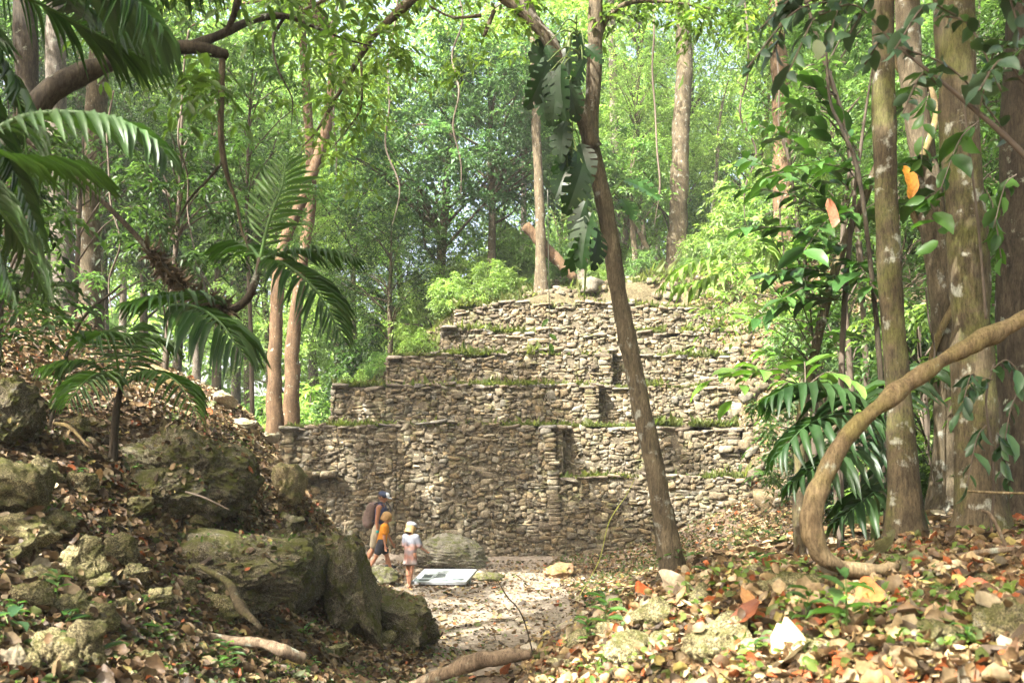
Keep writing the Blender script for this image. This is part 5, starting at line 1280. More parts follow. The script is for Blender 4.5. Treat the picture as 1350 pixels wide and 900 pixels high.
for k, (x, y, Y, w, h) in enumerate(sl):
    big_ = w >= 55
    lb = {0: 'round green mossed stone at the left edge of the slope', 2: 'angular yellowish stone beside its smaller neighbour on the slope', 3: 'smaller yellowish stone touching the angular one on the slope', 8: 'rounded olive stone near the bottom left corner', 9: 'yellow green stone beside the rounded olive stone at the bottom left', 10: 'pale cream stone in the bottom left corner', 20: 'pale mossy stone at the lower end of the ledge'}.get(k)
    Zg = None
    rock('slope_stone', lb or slab[1], x, y, Y, w * 1.1, h * 1.1, w * Y / F * .5, 800 + k, 'rock' if k != 10 else 'rubble', tuple(np.array([.19, .165, .095]) * r.uniform(.7, 1.4)) if k != 10 else (.42, .37, .27), 'stone', None if lb else 'stones on the left slope', ICO5, cuts=10, tilt=r.uniform(-25, 25), amp=.24)
sr = [(1045, 778, 4.9, 75, 36, 'yellowish lit stone just below the curve of the liana'), (955, 848, 4.1, 80, 60, 'large yellow mossed stone in the lit leaf litter'), (1320, 835, 4.0, 70, 70, 'dark stone with a pale mossy top at the right edge of the litter'), (1245, 850, 3.8, 70, 50, 'grey stone sunk in the litter left of the right edge stone'),
      (925, 790, 5.1, 40, 32, None), (1000, 760, 5.5, 50, 24, None), (865, 810, 5.1, 50, 34, None), (880, 850, 4.5, 40, 30, None), (1150, 800, 4.6, 40, 24, None), (1085, 862, 3.7, 60, 40, None), (1180, 745, 5.4, 44, 22, None), (800, 830, 5.4, 40, 30, None), (830, 862, 4.7, 60, 44, None), (765, 848, 5.7, 34, 28, None), (1285, 770, 4.6, 50, 26, None), (745, 878, 5.5, 40, 22, None)]
for k, (x, y, Y, w, h, lb) in enumerate(sr):
    rock('litter_stone', lb or 'yellowish stone poking out of the dry leaves on the right mound', x, y, Y, w * 1.1, h * 1.1, w * Y / F * .5, 870 + k, 'rock', tuple(np.array([.24, .21, .12]) * r.uniform(.7, 1.2)), 'stone', None if lb else 'stones on the right mound', ICO5, cuts=9, tilt=r.uniform(-15, 15), amp=.2)
rock('pale_pebble', 'single white pebble on the path edge above the bottom root', 698, 853, 6.4, 22, 15, .05, 890, 'rubble', (.55, .5, .4), 'pebble', src=ICO4)
# stones on the path, and at the foot of the litter slope
for k in range(46):
    if k < 24: x, y = r.uniform(-3, 3.4), r.uniform(11.5, 21)
    else: x, y = r.uniform(5.4, 8.0), r.uniform(20.5, 24.5)
    s = r.uniform(.05, .13) if k < 24 else r.uniform(.10, .26)
    V, Fc = rock_geo(900 + k % 9, (s, s * .8, s * .6), ICO4, 9, .16)
    mb = MB(); mb.add(V, Fc, np.array([.36, .31, .24]) * r.uniform(.8, 1.2))
    o = mb.build('loose_stone', M['rubble']); o.location = (x, y, zz(x, y) + s * .15); o.rotation_euler = (0, 0, r.uniform(0, 6.28))
    tag(o, 'small loose pale stone lying on the gravel path' if k < 24 else 'loose tumbled stone at the foot of the litter slope right of the wall', 'stone', 'loose stones on the path' if k < 24 else 'tumbled stones right of the wall')

# ------------------------------------------------------------------ leaf litter
CUR = [curl_template(s, 6, 5, c, b, .15) for s, c, b in [(1, 1.2, 1.2), (2, .9, 1.5), (3, 1.6, .6), (4, .6, 1.0), (5, 2.0, .8), (6, 1.0, 1.8), (7, 1.4, 1.2), (8, .5, .5)]]
CURS = [curl_template(s, 4, 3, c, b) for s, c, b in [(11, 1.0, 1.0), (12, .7, 1.4), (13, 1.4, .6), (14, .5, 1.1)]]
PAL = np.array([(.27, .19, .10), (.20, .13, .07), (.36, .28, .16), (.14, .09, .05), (.47, .40, .27), (.32, .10, .035), (.23, .175, .105), (.36, .31, .11), (.075, .055, .036), (.30, .27, .21), (.10, .13, .035)]) * np.array([.84, .81, .74])
def litter(name, label, x, y, tmpls, Lm, r, pal=PAL, prob=None, lift=.03, tilt=.45, wid=.55, zf=None, tone=1.0):
    n = len(x); z = zfun(x, y) if zf is None else zf
    nrm = znormal(x, y) + r.normal(0, tilt, (n, 3))
    ax = r.normal(0, 1, (n, 3)); ax[:, 2] *= .35
    L = np.clip(Lm * np.exp(r.normal(0, .35, n)), Lm * .4, Lm * 2.2)
    pos = np.stack([x, y, z + lift * r.random(n) + L * .05], -1)
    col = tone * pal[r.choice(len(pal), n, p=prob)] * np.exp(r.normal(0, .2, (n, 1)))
    which = r.integers(0, len(tmpls), n)
    mb = MB()
    for k, t in enumerate(tmpls):
        m_ = which == k
        put_leaves(mb, t, pos[m_], ax[m_], nrm[m_], L[m_], L[m_] * wid / .5 * np.exp(r.normal(0, .2, m_.sum())) * .5 * 1.6, col[m_])
    return tag(mb.build(name, M['litter']), label, 'leaf litter', kind='stuff')
r = np.random.default_rng(751)
PR = np.array([.13, .14, .12, .13, .09, .085, .08, .07, .10, .025, .03])
PH = np.array([.14, .13, .13, .10, .11, .03, .14, .03, .08, .09, .02])
# right mound
n = 24000; yy = 2.6 + 5.2 * r.random(n) ** 1.1; xx = .1 + (yy * .62 + .2) * r.random(n) * 1.05
litter('leaf_litter', 'thick sunlit litter of curled brown and cream leaves on the right mound', xx, yy, CUR, .043, r, prob=PR, lift=.08, tilt=.9)
# left slope
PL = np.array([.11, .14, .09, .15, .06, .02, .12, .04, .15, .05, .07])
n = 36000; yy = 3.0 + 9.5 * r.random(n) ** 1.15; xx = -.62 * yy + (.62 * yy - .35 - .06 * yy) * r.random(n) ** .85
kp = (xx > -.62 * yy - .3); litter('leaf_litter', 'brown and grey leaf litter covering the shaded left slope', xx[kp], yy[kp], CUR[:4] + CURS, .05, r, prob=PL, lift=.035, tilt=.6, tone=.72)  # tone darkens the leaf colours to add to the slope's shade
mb = MB(); mg_ = MB()
for (fc_, ar, fn) in ROCKTOPS:
    A = ar.sum() / 2; n = int(A * 130); 
    if n < 3: continue
    k = r.choice(len(ar), n, p=ar / ar.sum()); kp = vnoise(fc_[k] * 3.0) > -.05; k = k[kp]; n = len(k)
    ax = r.normal(0, 1, (n, 3)); L = .045 * np.exp(r.normal(0, .4, n))
    wh = r.integers(0, len(CURS), n); col = .75 * PAL[r.choice(len(PAL), n, p=PL)] * np.exp(r.normal(0, .25, (n, 1)))
    for q_, t_ in enumerate(CURS):
        m_ = wh == q_; put_leaves(mb, t_, fc_[k][m_] + fn[k][m_] * .012, ax[m_], fn[k][m_] + r.normal(0, .3, (m_.sum(), 3)), L[m_], L[m_] * .8, col[m_])
    n2 = int(A * 60); k = r.choice(len(ar), n2, p=ar / ar.sum()); kp = vnoise(fc_[k] * 2.2 + 9) > .15; k = k[kp]; n2 = len(k)
    put_leaves(mg_, L_MID, fc_[k] + fn[k] * .02, r.normal(0, 1, (n2, 3)) + np.array([0, 0, .6]), fn[k] + r.normal(0, .4, (n2, 3)), r.uniform(.02, .05, n2), .024, mixcol((.06, .12, .035), (.12, .19, .05), n2, r))
tag(mb.build('leaf_litter', M['litter']), 'dead leaves lying on top of the mossy boulders', 'leaf litter', kind='stuff')
tag(mg_.build('ground_cover', M['leaf']), 'tiny green sprouts growing on the mossy boulders', 'ground cover', kind='stuff')
# left ridge and beyond
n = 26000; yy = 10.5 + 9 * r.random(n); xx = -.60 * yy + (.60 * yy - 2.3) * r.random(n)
litter('leaf_litter', 'pale dry leaves on the ridge left of the pyramid', xx, yy, CURS, .058, r, prob=PH, lift=.03, tone=.85)  # tone puts a weaker shade darkening into these leaf colours
# path and plaza
n = 15000; yy = 6.0 + 16.5 * r.random(n) ** 1.2; xx = -3.2 + 7.6 * r.random(n)
litter('leaf_litter', 'scattered small dry leaves on the pale gravel path', xx, yy, CURS, .052, r, prob=PL, lift=.01, tilt=.3)
# hill right of the wall and right hand forest floor
n = 24000; xx = 5.4 + 5.5 * r.random(n); yy = 17.5 + 10.5 * r.random(n)
litter('leaf_litter', 'pinkish brown leaf litter on the slope right of the pyramid', xx, yy, CURS, .08, r, prob=PH, lift=.03)
n = 15000; xx = 1.0 + 6.5 * r.random(n); yy = 12.5 + 10.4 * r.random(n)
litter('leaf_litter', 'grey brown litter on the rise in front of the right wall', xx, yy, CURS, .065, r, prob=PL, lift=.02)
n = 7000; yy = 7 + 10 * r.random(n); xx = 1.6 + (.6 * yy) * r.random(n)
litter('leaf_litter', 'leaf litter on the forest floor under the right trunks', xx, yy, CURS, .09, r, prob=PL, lift=.03)
# ground herbs: tiny green sprouts nobody could count
n = 5200; yy = 3.2 + 10 * r.random(n); xx = -.58 * yy + (.58 * yy - .5) * r.random(n); kp = vnoise(np.stack([xx * 1.6, yy * 1.6, xx * 0 + 4], -1)) > .12
xx, yy = xx[kp], yy[kp]; n = len(xx)
mb = MB(); put_leaves(mb, L_MID, np.stack([xx, yy, zfun(xx, yy) + .05], -1), np.stack([r.normal(0, 1, n), r.normal(0, 1, n), r.uniform(-.1, .9, n)], -1), r.normal(0, .5, (n, 3)) + np.array([0, -.3, 1]), r.uniform(.02, .055, n), .026, mixcol((.06, .12, .035), (.12, .19, .05), n, r))
tag(mb.build('ground_cover', M['leaf']), 'tiny green sprouts among the dead leaves of the left slope', 'ground cover', kind='stuff')
n = 1500; yy = 3.0 + 3.6 * r.random(n); xx = .2 + .55 * yy * r.random(n); kp = vnoise(np.stack([xx * 2.1, yy * 2.1, xx * 0 + 8], -1)) > .1
xx, yy = xx[kp], yy[kp]; n = len(xx)
mb = MB(); put_leaves(mb, L_MID, np.stack([xx, yy, zfun(xx, yy) + .09], -1), np.stack([r.normal(0, 1, n), r.normal(0, 1, n), r.uniform(-.1, .9, n)], -1), r.normal(0, .5, (n, 3)) + np.array([0, -.3, 1]), r.uniform(.025, .06, n), .03, mixcol((.08, .15, .03), (.16, .22, .05), n, r))
tag(mb.build('ground_cover', M['leaf']), 'tiny green sprouts among the litter of the right mound', 'ground cover', kind='stuff')
n = 3600; xx = 1.2 + 6.6 * r.random(n); yy = 14.5 + 8.5 * r.random(n); kp = vnoise(np.stack([xx * .9, yy * .9, xx * 0], -1)) > -.15
xx, yy = xx[kp], yy[kp]; n = len(xx)
mb = MB(); put_leaves(mb, L_SIMPLE, np.stack([xx, yy, zfun(xx, yy) + .02], -1), np.stack([r.normal(0, 1, n), r.normal(0, 1, n), r.uniform(.3, 1.2, n)], -1), r.normal(0, .5, (n, 3)) + np.array([0, -.3, 1]), r.uniform(.05, .13, n), .045, mixcol((.07, .12, .035), (.12, .17, .05), n, r))
tag(mb.build('ground_cover', M['leaf']), 'low green herbs at the foot of the right wall', 'ground cover', kind='stuff')
# moss tufts, seedlings
def seedling_mesh(seed, nl, L, W, H, cols):
    r = np.random.default_rng(seed); mb = MB(); lb = MB()
    Vt, ft = tube([(0, 0, -.04), (.01, 0, H * .5), (r.normal(0, .02), r.normal(0, .02), H)], [.004, .0035, .002], 5, 6); mb.add(Vt, ft)
    a = np.arange(nl) * 2.4 + r.normal(0, .3, nl); zt = H * (.45 + .55 * np.arange(nl) / max(nl - 1, 1))
    put_leaves(lb, L_MID, np.stack([a * 0, a * 0, zt], -1), np.stack([np.cos(a), np.sin(a), r.uniform(-.1, .5, nl)], -1), np.array([0, 0, 1.]) + r.normal(0, .2, (nl, 3)), L * np.exp(r.normal(0, .2, nl)), L * W, mixcol(cols[0], cols[1], nl, r))
    return lb.mesh('leaves', M['leaf']), mb.mesh('stem', M['green_stem'])
SG = ((.06, .14, .04), (.11, .21, .06))
SEED = [seedling_mesh(1, 5, .10, .45, .12, SG), seedling_mesh(2, 7, .08, .42, .15, SG), seedling_mesh(3, 4, .15, .4, .10, ((.05, .12, .05), (.08, .16, .07))), seedling_mesh(4, 9, .11, .35, .22, SG)]
def seedling(k, x, y, sc, rz, label, group=None, z=None):
    t = thing('seedling', label, 'seedling', (x, y, (zz(x, y) if z is None else z)), group, rz); t.scale = (sc,) * 3
    obj('leaves', SEED[k][0], t); obj('stem', SEED[k][1], t)
for k in range(60):
    if k < 34: Y = r.uniform(4, 9.5); x = r.uniform(-.55 * Y, -.12 * Y); sc = r.uniform(.35, .9); lb, gp = 'little green seedling among the dead leaves of the left slope', 'seedlings on the left slope'
    elif k < 48: Y = r.uniform(3.4, 7.5); x = r.uniform(.15, .55) * Y; sc = r.uniform(.35, .9); lb, gp = 'little green seedling among the lit leaves of the right mound', 'seedlings on the right mound'
    else: Y = r.uniform(8.5, 14); x = r.uniform(1.2, 3.6); sc = r.uniform(.7, 1.5); lb, gp = 'leafy seedling behind the right mound near the slender tree', 'seedlings behind the right mound'
    seedling(int(r.integers(4)), x, Y, sc, r.uniform(0, 6), lb, gp)
for (px, py, Y, k, sc, lb) in [(15, 828, 4.3, 2, 1.1, 'pair of long bluish leaves low at the left edge'), (125, 875, 4.3, 2, 1.1, 'dark rosette of oval leaves at the bottom left'), (85, 822, 4.6, 2, .9, 'long bluish leaf lying over stones at lower left'), (1010, 755, 5.3, 1, .9, 'rosette of small leaves in shade beside the curve of the liana'), (1222, 780, 4.7, 1, .7, 'whorled light green seedling right of the reddish stick'), (1115, 850, 3.7, 3, 1.2, 'broad yellow green plant in the middle of the lit litter'), (1065, 835, 4.0, 3, .9, 'dark green herb left of the broad yellow green plant'), (775, 850, 5.6, 3, .9, 'pale green leafy sprig at the left end of the mound'), (800, 835, 5.3, 3, 1.1, 'upright light green plant at the left end of the mound'), (1275, 870, 3.6, 1, .9, 'bright green seedling beside the right edge stone'), (890, 745, 9.0, 3, 1.4, 'green herb at the foot of the slender leaning tree'), (215, 838, 5.6, 0, .9, 'green sprout below the ledge root'), (300, 870, 5.6, 3, .8, 'sprout cluster near the bottom root'), (330, 705, 7.9, 0, .9, 'heart leaved sprout on the mossy ledge')]:
    p = P(px, py, hitY(px, py + 12, Y)); seedling(k, p[0], p[1], sc, r.uniform(0, 6), lb, None)
# big single leaves lying on the litter
for (px, py, Y, L, c, lb) in [(892, 785, 5.2, .17, (.36, .29, .20), 'large pale fan shaped dead leaf at the top left of the mound'), (1120, 770, 4.6, .2, (.46, .41, .30), 'large white sunlit dead leaf below the liana'), (1160, 740, 4.9, .22, (.26, .25, .11), 'large olive leaf behind the liana end'), (1285, 790, 4.4, .12, (.26, .06, .02), 'curled red leaf near the right edge'), (850, 790, 5.3, .13, (.55, .13, .04), 'upright orange red leaf at the left of the mound'), (1335, 888, 3.3, .13, (.24, .15, .09), 'large blurred brown leaf in the bottom right corner'), (670, 885, 5.2, .16, (.42, .15, .07), 'curled russet leaf beside the bottom root'), (205, 655, 7.2, .26, (.36, .22, .09), 'big lobed tan leaf on the left slope'), (237, 655, 7.8, .22, (.34, .20, .09), 'upright tan leaf on the ledge top'), (130, 640, 7.0, .24, (.36, .23, .10), 'large tan leaf pointing down the left slope'), (1000, 820, 4.3, .16, (.5, .26, .10), 'orange brown curled leaf in the sunlit litter'), (1145, 815, 4.1, .15, (.45, .16, .05), 'rust red leaf in the middle of the lit litter'), (1040, 880, 3.5, .15, (.52, .42, .26), 'cream curled leaf near the bottom of the lit litter')]:
    p = P(px, py, hitY(px, py + 8, Y)); z = zz(p[0], p[1]) + .06 + L * .12
    mb = MB(); put_leaves(mb, curl_template(int(px), 9, 6, .9, .9, .2), np.array([[p[0], p[1], z]]), np.array([[r.normal(0, 1), -.4, r.uniform(.1, .6)]]), np.array([[r.normal(0, .4), -.5, .9]]), L, L * 1.1, np.array([c]))
    tag(mb.build('dead_leaf', M['litter'], None, (p[0], p[1], z)), lb, 'leaf')

# ------------------------------------------------------------------ information board
sb = P(585, 768, hitY(585, 772, 18.2)); zb = zz(sb[0], sb[1])
sg = thing('information_board', 'low slanted white information board with a grey frame lying before the boulder', 'information board', (sb[0], sb[1], zb))
def slab_box(c, ex, ey, ez, sx, sy, sz, bev=.0):
    v = np.array([[x, y, z] for x in (-1, 1) for y in (-1, 1) for z in (-1, 1)], float) * np.array([sx, sy, sz])
    V = np.asarray(c) + v[:, :1] * ex + v[:, 1:2] * ey + v[:, 2:] * ez
    return V, np.array([[0, 1, 3, 2], [4, 6, 7, 5], [0, 4, 5, 1], [2, 3, 7, 6], [0, 2, 6, 4], [1, 5, 7, 3]])
exb = unit(np.array([1, -.06, 0])); eyb = unit(np.array([.32, .86, .20])); eyb = unit(eyb - exb * np.dot(eyb, exb) * .35); ezb = unit(np.cross(exb, eyb))
ctr = np.array([sb[0], sb[1] + .25, zb + .15])
WX, WY = .51, .36
mw = flat_mat('white_panel', (.50, .54, .53), .4, .06, 6, .02); mg = flat_mat('grey_metal', (.30, .32, .33), .45, .15, 20, .05); mi_ = flat_mat('board_print', (.07, .09, .085), .5, .2, 30, .0)
mb = MB(); mb.add(*slab_box(ctr, exb, eyb, ezb, WX, WY, .012)); mb.build('panel', mw, sg, (sb[0], sb[1], zb), False)
mb = MB()
for s_ in (-1, 1):
    mb.add(*slab_box(ctr + eyb * s_ * (WY + .014), exb, eyb, ezb, WX + .03, .014, .028)); mb.add(*slab_box(ctr + exb * s_ * (WX + .014), exb, eyb, ezb, .014, WY, .025))
mb.build('frame', mg, sg, (sb[0], sb[1], zb), False)
mb = MB(); rp = np.random.default_rng(5)
for (u0, v0, w_, h_) in [(-.30, .24, .14, .04), (.08, .27, .25, .02), (-.34, -.02, .09, .16), (-.33, -.24, .10, .08), (.32, -.20, .12, .10), (.08, -.24, .08, .08)]:
    mb.add(*slab_box(ctr + exb * u0 + eyb * v0 + ezb * .0135, exb, eyb, ezb, w_, h_ * .5, .0018))
for k in range(15):
    u0 = -.08 if k < 8 else .26; v0 = .15 - (k % 8) * .035
    mb.add(*slab_box(ctr + exb * (u0 + rp.uniform(-.02, .02)) + eyb * v0 + ezb * .0135, exb, eyb, ezb, rp.uniform(.08, .13), .009, .0015))
mb.build('print', mi_, sg, (sb[0], sb[1], zb), False)
for s_ in (-1, 1):
    for q_ in (-1, 1):
        pc = ctr + exb * s_ * .42 + eyb * q_ * .28 - ezb * .03
        hgt = pc[2] - zb + .1
        mb = MB(); Vt, ft = tube([np.array([pc[0], pc[1], zb - .1]), pc], [.03, .03], 8, 3); mb.add(Vt, ft); mb.build('leg', mg, sg, (sb[0], sb[1], zb))
# ------------------------------------------------------------------ people
def capsule(mb, a, ra, b, rb, sides=14):
    a = np.array(a, float); b = np.array(b, float); d = b - a; L = np.linalg.norm(d)
    if L < 1e-6: d = np.array([0, 0, 1.]); L = 1e-6
    t = unit(d)
    th = np.linspace(-math.pi / 2, 0, 5)
    prof = [(-ra * -math.sin(q_) * 1.0 if False else ra * math.sin(q_), ra * math.cos(q_)) for q_ in th] + [(L + rb * math.sin(q_), rb * math.cos(q_)) for q_ in np.linspace(0, math.pi / 2, 5)]
    ref = np.array([1., 0, 0]) if abs(t[0]) < .8 else np.array([0, 1., 0])
    u = unit(np.cross(t, ref)); v = np.cross(t, u)
    ph = np.linspace(0, 2 * math.pi, sides, endpoint=False)
    V = np.array([a + t * s + (u * math.cos(p) + v * math.sin(p)) * max(w, 1e-4) for (s, w) in prof for p in ph])
    n = len(prof); i = np.arange(n - 1)[:, None] * sides; j = np.arange(sides)[None]; k = (j + 1) % sides
    mb.add(V, np.stack([i + j, i + k, i + sides + k, i + sides + j], -1).reshape(-1, 4))

def ellipsoid(mb, c, rx, ry, rz, rot=None):
    V = ICO4[0] * np.array([rx, ry, rz])
    if rot is not None: V = V @ np.asarray(rot).T
    mb.add(V + np.asarray(c, float), ICO4[1])

def fuse(mb, name, mat, parent, voxel, smooth=4, sub=0):
    """union of overlapping volumes as one continuous skin"""
    o = obj(name, mb.mesh(name, mat))
    m = o.modifiers.new('r', 'REMESH'); m.mode = 'VOXEL'; m.voxel_size = voxel; m.use_smooth_shade = True
    if smooth:
        s = o.modifiers.new('s', 'SMOOTH'); s.iterations = smooth; s.factor = .5
    bpy.context.view_layer.update()
    dg = bpy.context.evaluated_depsgraph_get()
    me = bpy.data.meshes.new_from_object(o.evaluated_get(dg))
    me.name = name
    me.polygons.foreach_set('use_smooth', np.ones(len(me.polygons), bool))
    me.materials.clear(); me.materials.append(mat)
    o.modifiers.clear(); o.data = me; o.parent = parent
    return o

def person(label, base, yaw, H, legs, arms, lean, headpitch, headyaw, child=False, fem=0.0, group=None):
    """x forward, y to the figure's left. legs/arms: ((swing, bend) left, right) in degrees"""
    t = thing('person', label, 'person', base, group, yaw)
    hr = H / (6.3 if child else 7.5) / 2
    J = {}
    thigh, shin = .245 * H, .235 * H
    # the standing foot decides the hip height
    def leg(sw, bd):
        a = math.radians(sw); b = a - math.radians(bd)
        return np.array([math.sin(a), 0, -math.cos(a)]) * thigh, np.array([math.sin(b), 0, -math.cos(b)]) * shin
    reach = max(-(sum(leg(*l))[2]) for l in legs)
    hipz = reach + .042 * H
    hw = .052 * H
    la = math.radians(lean)
    up = np.array([math.sin(la), 0, math.cos(la)])
    pel = np.array([0, 0, hipz]); chest = pel + up * .19 * H; neck = pel + up * .295 * H
    sw_ = (.108 if child else .118) * H
    hp = math.radians(headpitch)
    headc = neck + up * (.03 * H) + np.array([math.sin(la + hp * .6), 0, math.cos(la + hp * .6)]) * hr * 1.05
    bm_ = MB()
    # torso
    capsule(bm_, pel + np.array([0, hw * .6, 0]), .062 * H, pel + np.array([0, -hw * .6, 0]), .062 * H)
    capsule(bm_, pel, .068 * H, pel + up * .11 * H, .062 * H)
    for s in (1, -1):
        capsule(bm_, pel + up * .10 * H + np.array([0, s * .02 * H, 0]), .056 * H, chest + up * .03 * H + np.array([0, s * .045 * H, 0]), .064 * H)
        capsule(bm_, chest + up * .085 * H + np.array([0, s * .03 * H, 0]), .038 * H, chest + up * .075 * H + np.array([0, s * (sw_ - .012 * H), 0]), .036 * H)
    capsule(bm_, chest + up * .07 * H, .045 * H, neck + up * .03 * H, .030 * H)
    # legs
    J['leg'] = []
    for s, l in zip((1, -1), legs):
        v1, v2 = leg(*l)
        h = pel + np.array([0, s * hw, -.01 * H]); k = h + v1; a = k + v2
        capsule(bm_, h, .058 * H, k, .034 * H); capsule(bm_, k, .034 * H, k + v2 * .35 + np.array([-.008 * H, 0, 0]), .035 * H); capsule(bm_, k + v2 * .3, .034 * H, a, .021 * H)
        J['leg'].append((h, k, a))
        fa = math.radians(l[0] - l[1]); fd = np.array([math.cos(fa * .6), 0, math.sin(min(fa, 0) * .9)])
        heel = a + np.array([-.018 * H, 0, -.022 * H]); toe = a + fd * .085 * H + np.array([0, s * .008 * H, -.026 * H])
        capsule(bm_, heel, .021 * H, a + fd * .05 * H + np.array([0, 0, -.018 * H]), .023 * H); capsule(bm_, a + fd * .045 * H + np.array([0, 0, -.022 * H]), .023 * H, toe, .015 * H); capsule(bm_, a, .022 * H, heel, .02 * H)
        J.setdefault('foot', []).append((heel, a, toe, fd))
    # arms and hands
    J['arm'] = []
    for s, ar in zip((1, -1), arms):
        sh = chest + up * .07 * H + np.array([0, s * sw_, 0])
        a1 = math.radians(ar[0]); a2 = a1 + math.radians(ar[1]); ab = math.radians(ar[2] if len(ar) > 2 else 6)
        d1 = np.array([math.sin(a1), s * math.sin(ab), -math.cos(a1)]); d2 = np.array([math.sin(a2), s * math.sin(ab) * .3, -math.cos(a2)])
        el = sh + unit(d1) * .172 * H; wr = el + unit(d2) * .145 * H; d2 = unit(d2)
        capsule(bm_, sh, .033 * H, el, .024 * H); capsule(bm_, el, .0245 * H, wr, .0155 * H)
        J['arm'].append((sh, el, wr))
        acr = np.array([1., 0, 0]) - d2 * d2[0]; acr = unit(acr); pn = np.cross(d2, acr)
        pc = wr + d2 * .028 * H
        for q_ in (-1, 0, 1): capsule(bm_, wr + acr * q_ * .006 * H, .010 * H, wr + d2 * .05 * H + acr * q_ * .0125 * H, .0085 * H, 8)
        for q_, fl in zip((-1.5, -.5, .5, 1.5), (.034, .042, .045, .040)):
            b0 = wr + d2 * .05 * H + acr * q_ * .0105 * H
            b1 = b0 + (d2 - pn * s * .3) * fl * .5 * H; b2 = b1 + (d2 * .75 - pn * s * .75) * fl * .5 * H
            capsule(bm_, b0, .0060 * H, b1, .0052 * H, 8); capsule(bm_, b1, .0052 * H, b2, .0042 * H, 8)
        th0 = wr + d2 * .015 * H + acr * .013 * H; th1 = th0 + (d2 * .7 + acr * .8) * .026 * H; capsule(bm_, th0, .0075 * H, th1, .006 * H, 8); capsule(bm_, th1, .006 * H, th1 + (d2 * .95 + acr * .2) * .022 * H, .0048 * H, 8)
    # head with face
    cy, sy = math.cos(math.radians(headyaw)), math.sin(math.radians(headyaw)); cp, sp_ = math.cos(la + hp), math.sin(la + hp)
    Rz = np.array([[cy, -sy, 0], [sy, cy, 0], [0, 0, 1]]); Ry = np.array([[cp, 0, sp_], [0, 1, 0], [-sp_, 0, cp]])
    R = Rz @ Ry
    hd = lambda x, y, z: headc + R @ (np.array([x, y, z]) * hr)
    ellipsoid(bm_, hd(-.05, 0, .12), hr * .98, hr * .78, hr * .90, R)
    capsule(bm_, hd(.30, 0, -.10), hr * .58, hd(.42, 0, -.55), hr * .36)
    capsule(bm_, hd(.86, 0, .08), hr * .09, hd(1.0, 0, -.18), hr * .12, 8)
    capsule(bm_, hd(.76, .10, -.46), hr * .10, hd(.76, -.10, -.46), hr * .10, 8)
    capsule(bm_, hd(.70, .40, .22), hr * .12, hd(.70, -.40, .22), hr * .12, 8)
    for s in (1, -1): capsule(bm_, hd(-.02, s * .78, .10), hr * .13, hd(.02, s * .76, -.16), hr * .10, 8)
    J.update(pel=pel, chest=chest, neck=neck, headc=headc, R=R, hr=hr, up=up, hw=hw, sw=sw_, H=H, hd=hd)
    return t, bm_, J

skin_tan = flat_mat('tanned_skin', (.27, .12, .065), .5, .1, 8, .05, .35)
skin_fair = flat_mat('fair_skin', (.36, .17, .10), .5, .1, 8, .05, .35)
hair_mat = flat_mat('blond_hair', (.30, .18, .07), .6, .3, 60, .6); hair_fair = flat_mat('pale_blond_hair', (.30, .20, .085), .6, .3, 60, .6); hair_dark = flat_mat('short_dark_hair', (.05, .035, .025), .7, .2, 60, .4)
eye_mat = flat_mat('eye', (.03, .025, .02), .2, .05)
def eyes(t, J):
    for s in (1, -1):
        mb = MB(); ellipsoid(mb, J['hd'](.80, s * .30, .06), J['hr'] * .09, J['hr'] * .11, J['hr'] * .07, J['R']); mb.build('eye', eye_mat, t)
def shoes(t, J, mat, thick=1.0):
    H = J['H']
    for heel, a, toe, fd in J['foot']:
        mb = MB(); capsule(mb, heel, .027 * H * thick, a + fd * .05 * H + np.array([0, 0, -.022 * H]), .028 * H * thick); capsule(mb, a + fd * .045 * H + np.array([0, 0, -.022 * H]), .028 * H * thick, toe, .022 * H * thick); capsule(mb, a + np.array([0, 0, .0]), .027 * H, heel, .026 * H)
        fuse(mb, 'shoe', mat, t, .012, 3)
def hits(px, py, Y): 
    p = P(px, py, Y); return np.array([p[0], p[1], zz(p[0], p[1]) - .005])

# the man, in profile to the right
Ym = hitY(496, 748, 21.3)
t, bm_, J = person('man in a navy cap and tank top carrying a brown backpack, walking beside the boy', hits(500, 748, Ym), math.radians(-8), 1.80, ((16, 8), (-14, 14)), ((-10, 14), (-6, 12, 8)), 6, 14, -6)
fuse(bm_, 'body', skin_tan, t, .009, 3); eyes(t, J)
H = J['H']; up = J['up']
mb = MB()
capsule(mb, J['pel'] + up * .03 * H, .078 * H, J['pel'] + up * .11 * H, .072 * H)
for s in (1, -1):
    capsule(mb, J['pel'] + up * .08 * H + np.array([0, s * .02 * H, 0]), .066 * H, J['chest'] + up * .03 * H + np.array([0, s * .044 * H, 0]), .072 * H); capsule(mb, J['chest'] + up * .04 * H + np.array([0, s * .05 * H, 0]), .06 * H, J['chest'] + up * .10 * H + np.array([0, s * .055 * H, 0]), .038 * H)
fuse(mb, 'tank_top', flat_mat('navy_cloth', (.05, .06, .12), .85, .2), t, .014, 4)
mb = MB()
for (h, k, a) in J['leg']:
    capsule(mb, h, .073 * H, h + (k - h) * .85, .062 * H)
capsule(mb, J['pel'] + np.array([0, J['hw'] * .6, .0]), .075 * H, J['pel'] + np.array([0, -J['hw'] * .6, .0]), .075 * H); capsule(mb, J['pel'], .074 * H, J['pel'] + up * .05 * H, .073 * H)
fuse(mb, 'shorts', flat_mat('khaki_cloth', (.22, .185, .125), .85, .2), t, .014, 3)
shoes(t, J, flat_mat('black_shoe', (.02, .02, .022), .6, .2), 1.08)
mb = MB(); ellipsoid(mb, J['hd'](-.10, 0, .30), J['hr'] * 1.02, J['hr'] * .86, J['hr'] * .78, J['R']); fuse(mb, 'hair', hair_dark, t, .01, 1)
